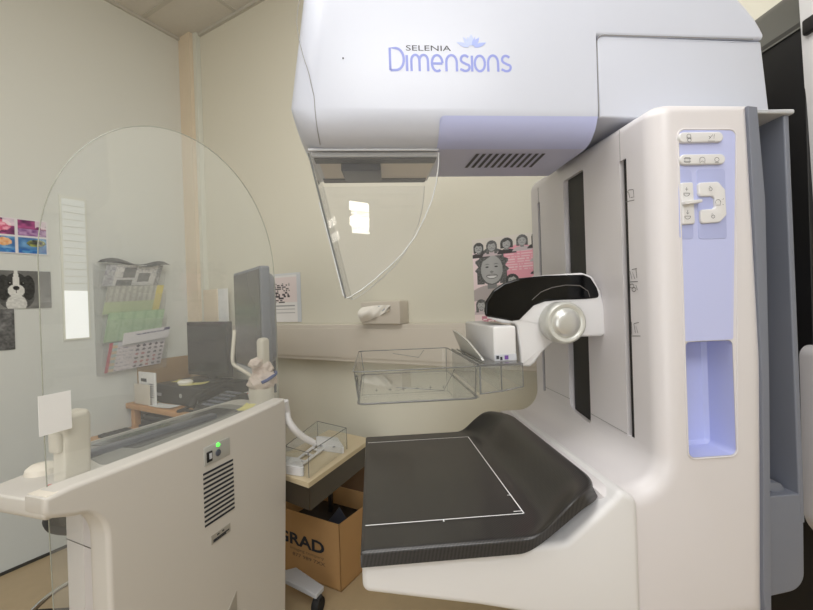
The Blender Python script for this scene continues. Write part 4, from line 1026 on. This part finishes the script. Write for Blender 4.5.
vp_ = fillet([(*C(stretch(x), y, CY-.001), .006) for x, y in vis], 4)
bm = B(); prism(bm, vp_, CY-.003, .893, .004, .010, 'xz', 4); nose(bm); bm.transform(Matrix.Translation((0, 0, .0006))); obj('black_visor', bm, 'gloss', cd, 40)
wl = [(532, 300), (541, 292), (552, 287.5), (566, 285), (580, 285.5), (588, 291), (590, 297)]
bm = B(); ribbon(bm, [C(x, y, CY-.004) for x, y in wl], .0015, lambda a, b: V((a, CY-.0036, b))); obj('visor_dial_arc', bm, 'dseam', cd)
k0 = hit(W, 1, .70, 568, 323); kc = (k0.x, 0, k0.z)
kn = obj('compression_knob', lathe(B(), [(.0001, .699), (.010, .6992), (.018, .7005), (.0245, .7035), (.0265, .7065), (.0285, .7045), (.0335, .704), (.0368, .707), (.038, .712), (.038, .735), (.034, .745), (.020, .748), (.020, .764)], kc, 'y', 56), 'lgrey', cd, 40)
M['knob'] = mat('pearl knob', (206, 206, 200), .3, .25, var=.01); kn.data.materials[0] = M['knob']
obj('knob_face', lathe(B(), [(.0001, .6975), (.010, .698), (.018, .6995), (.0235, .7025), (.0245, .7045)], kc, 'y', 48), 'silver', kn, 60)
# paddle clamp box
q0, q1 = Q(493, 326.5, .72), Q(517, 361, .72)
pc_ = obj('paddle_clamp', box(B(), q0[0], q1[0], .72, .94, q1[1], q0[1], .004), 'white', cd, 30)
obj('clamp_label', box(B(), q0[0]+.001, q1[0]-.001, .7192, .7205, q1[1]+.002, q1[1]+.013), 'lgrey', pc_)
bm = box(B(), q0[0]+.019, q0[0]+.026, .7186, .7194, q1[1]+.004, q1[1]+.011); obj('purple_symbol', bm, 'purple', pc_)
bm = box(B(), q0[0]+.004, q0[0]+.009, .7186, .7194, q1[1]+.005, q1[1]+.011); box(bm, q0[0]+.011, q0[0]+.015, .7186, .7194, q1[1]+.003, q1[1]+.009); obj('black_symbol', bm, 'ink', pc_)
bm = B(); prism(bm, fillet([(.905, .938, .004), (.86, .935, .02), (.79, .925, .05), (.722, .900, .02), (.716, .893, .003), (.74, .889, .004), (.895, .889, .006)]), .181, .186, .0015, .0015, 'yz')
for v in bm.verts: v.co.x += (v.co.z-.889)*-.35+.012
obj('release_lever', bm, 'silver', cd, 40)
# clear compression paddle
px0, px1, py0, py1, pz0, pz1 = -.034, .174, .672, .972, .838, .892
pd = obj('compression_paddle', box(B(), px0+.008, px1, py0+.006, py1-.006, pz0, pz0+.0025), 'paddle', mg)
bm = B()
def quadbox(bm, pts, t): # pts outer loop pairs at bottom/top with inward offset
    pass
lo_ = fillet([(px0+.006, py0+.006, .012), (px1-.002, py0+.006, .012), (px1-.002, py1-.006, .012), (px0+.006, py1-.006, .012)], 5); hi_ = fillet([(px0, py0, .012), (px1, py0, .012), (px1, py1, .012), (px0, py1, .012)], 5)
for (A_, z_a, C_, z_c) in ((lo_, pz0, hi_, pz1),):
    for i in range(len(A_)):
        v_ = [bm.verts.new((A_[i-1].x, A_[i-1].y, z_a)), bm.verts.new((A_[i].x, A_[i].y, z_a)), bm.verts.new((C_[i].x, C_[i].y, z_c)), bm.verts.new((C_[i-1].x, C_[i-1].y, z_c))]; bm.faces.new(v_)
bmesh.ops.remove_doubles(bm, verts=bm.verts, dist=1e-5); obj('paddle_walls', bm, 'paddle', pd, 60)
bm = B(); tube(bm, [(p.x, p.y, pz1) for p in hi_], .0011, 6, closed=True); obj('top_rim', bm, 'aedge', pd, 60)
bm = B(); tube(bm, [(p.x, p.y, pz0) for p in lo_], .0018, 6, closed=True); obj('bottom_rim', bm, 'aedge', pd, 60)
for i in (2, 8, 14, 20): obj('corner_edge', tube(B(), [(lo_[i].x, lo_[i].y, pz0), (hi_[i].x, hi_[i].y, pz1)], .0008, 6), 'aedge', pd, 60)
bm = B(); tube(bm, [(.035, py0+.01, .862), (.115, py0+.01, .853), (.135, py0+.01, .888)], .0006, 5); tube(bm, [(.045, py1-.01, .885), (.105, py1-.01, .873), (.118, py1-.01, .89)], .0006, 5); obj('reflection_lines', bm, 'aedge', pd, 60)  # thin dark lines drawn in for reflections on the paddle walls
bm = B()
for k in range(6): ribbon(bm, [(.0+.022*k, .861), (.006+.022*k, .861)], .0007, lambda a, b: V((a, py0-.0006, b))); ribbon(bm, [(.003+.022*k, .858), (.003+.022*k, .864)], .0007, lambda a, b: V((a, py0-.0006, b)))
obj('scale_marks', bm, 'aedge', pd)
br = obj('paddle_bracket', prism(B(), fillet([(px1+.003, .69, .004), (.255, .69, .004), (.255, .93, .004), (px1+.003, .93, .004)]), .888, .892, plane='xy'), 'smoke', pd)
bm = B()
for x in (px1+.006, .214, .2535):
    f_ = box(bm, x-.0012, x+.0012, .692, .93, .842+(x-.178)*.10, .888)
box(bm, px1+.004, .255, .692, .6945, .845, .888); box(bm, px1+.004, .255, .926, .9285, .845, .888); obj('bracket_walls', bm, 'paddle', br)
bm = B(); tube(bm, [(px1+.004, .691, .8905), (.255, .691, .8905), (.255, .691, .851), (.218, .691, .845), (px1+.004, .691, .842)], .0011, 6); tube(bm, [(.217, .691, .845), (.217, .691, .889)], .0011, 6); tube(bm, [(px1+.006, .691, .842), (px1+.006, .691, .889)], .0014, 6)
tube(bm, [(px1+.005, .70, .8925), (px1+.005, .93, .8925)], .002, 6); tube(bm, [(px1+.016, .70, .8925), (px1+.016, .93, .8925)], .0012, 6); obj('bracket_edges', bm, 'aedge', br, 60)

# --- gantry column behind the arm
gx, gy0, gy1 = .80, .685, .962
gc = obj('gantry_column', prism(B(), fillet([(gx, .30, .0), (gx, 1.485, .003), (gx+.06, 1.60, .06), (gx+.20, 1.62, .02), (gx+.20, .30)]), gy0+.004, gy1, .002, .01, 'xz'), 'black', mg, 35)
bm = B(); prism(bm, fillet([(gx-.003, 1.480), (gx+.002, 1.488), (gx+.058, 1.606, .06), (gx+.20, 1.626), (gx+.20, 1.60), (gx+.07, 1.58), (gx+.01, 1.478)]), gy0+.002, gy1+.002, .001, .001, 'xz'); obj('sloping_cap', bm, 'bandl', gc, 35)
bm = B(); prism(bm, fillet([(gx-.010, 1.62, .01), (gx+.010, 1.12, .02), (gx+.2, 1.12), (gx+.2, 1.62)]), gy0-.028, gy0+.006, .012, 0, 'xz'); ws = obj('white_side_panel', bm, 'white', gc, 35)
obj('black_band', box(B(), gx-.012, gx+.2, gy0-.0285, gy0-.001, 1.458, 1.486, .004), 'black', ws, 30)
bm = B(); prism(bm, fillet([(gx-.022, .90, .02), (gx-.022, .58, .05), (gx+.01, .54, .04), (gx+.2, .50), (gx+.2, .90)]), gy0-.04, gy0+.01, .02, 0, 'xz'); lw_ = obj('white_side_panel', bm, 'armwhite', gc, 35)
obj('pivot_shaft', lathe(B(), [(.001, .60), (.085, .60), (.085, .80), (.001, .80)], (0, .825, 1.0), 'x', 32), 'greyd', mg, 40)
bm = B(); box(bm, gx-.10, gx+.2, gy0-.05, gy1, 0, .10, .02); obj('base_foot', bm, 'black', mg, 30)
bm = box(B(), gx+.03, gx+.19, gy0+.03, gy1-.02, .08, .32, .01); obj('lower_column', bm, 'black', mg, 30)

# ================================================================== LIGHT
def area(name, loc, tgt, size, power, col=(1, 1, 1), sy=None):
    l = bpy.data.lights.new(name, 'AREA'); l.shape = 'RECTANGLE'; l.size = size; l.size_y = sy or size; l.energy = power; l.color = col
    o = bpy.data.objects.new(name, l); COL.objects.link(o); o.location = loc; o.rotation_euler = (V(tgt)-V(loc)).to_track_quat('-Z', 'Y').to_euler(); return o
area('ceiling_light', (-.15, .35, 2.40), (-.15, .45, 0), 1.2, 19, (1, .99, .96))
area('bounced_flash', (.25, -1.0, 2.38), (.25, .75, .5), 1.0, 27, (.97, .98, 1))
area('low_fill', (-.9, -1.3, .9), (.2, 1.2, 1.1), 1.2, 12, (.94, .97, 1))  # low fill added to brighten the undersides, no source stands here
wd = bpy.data.worlds.new('world'); bpy.context.scene.world = wd; wd.use_nodes = True
wd.node_tree.nodes['Background'].inputs[0].default_value = (.8, .82, .85, 1); wd.node_tree.nodes['Background'].inputs[1].default_value = .3
sc = bpy.context.scene; sc.view_settings.view_transform = 'Standard'; sc.view_settings.exposure = 0.0
sc.cycles.use_denoising = True; sc.cycles.max_bounces = 10; sc.cycles.transparent_max_bounces = 24
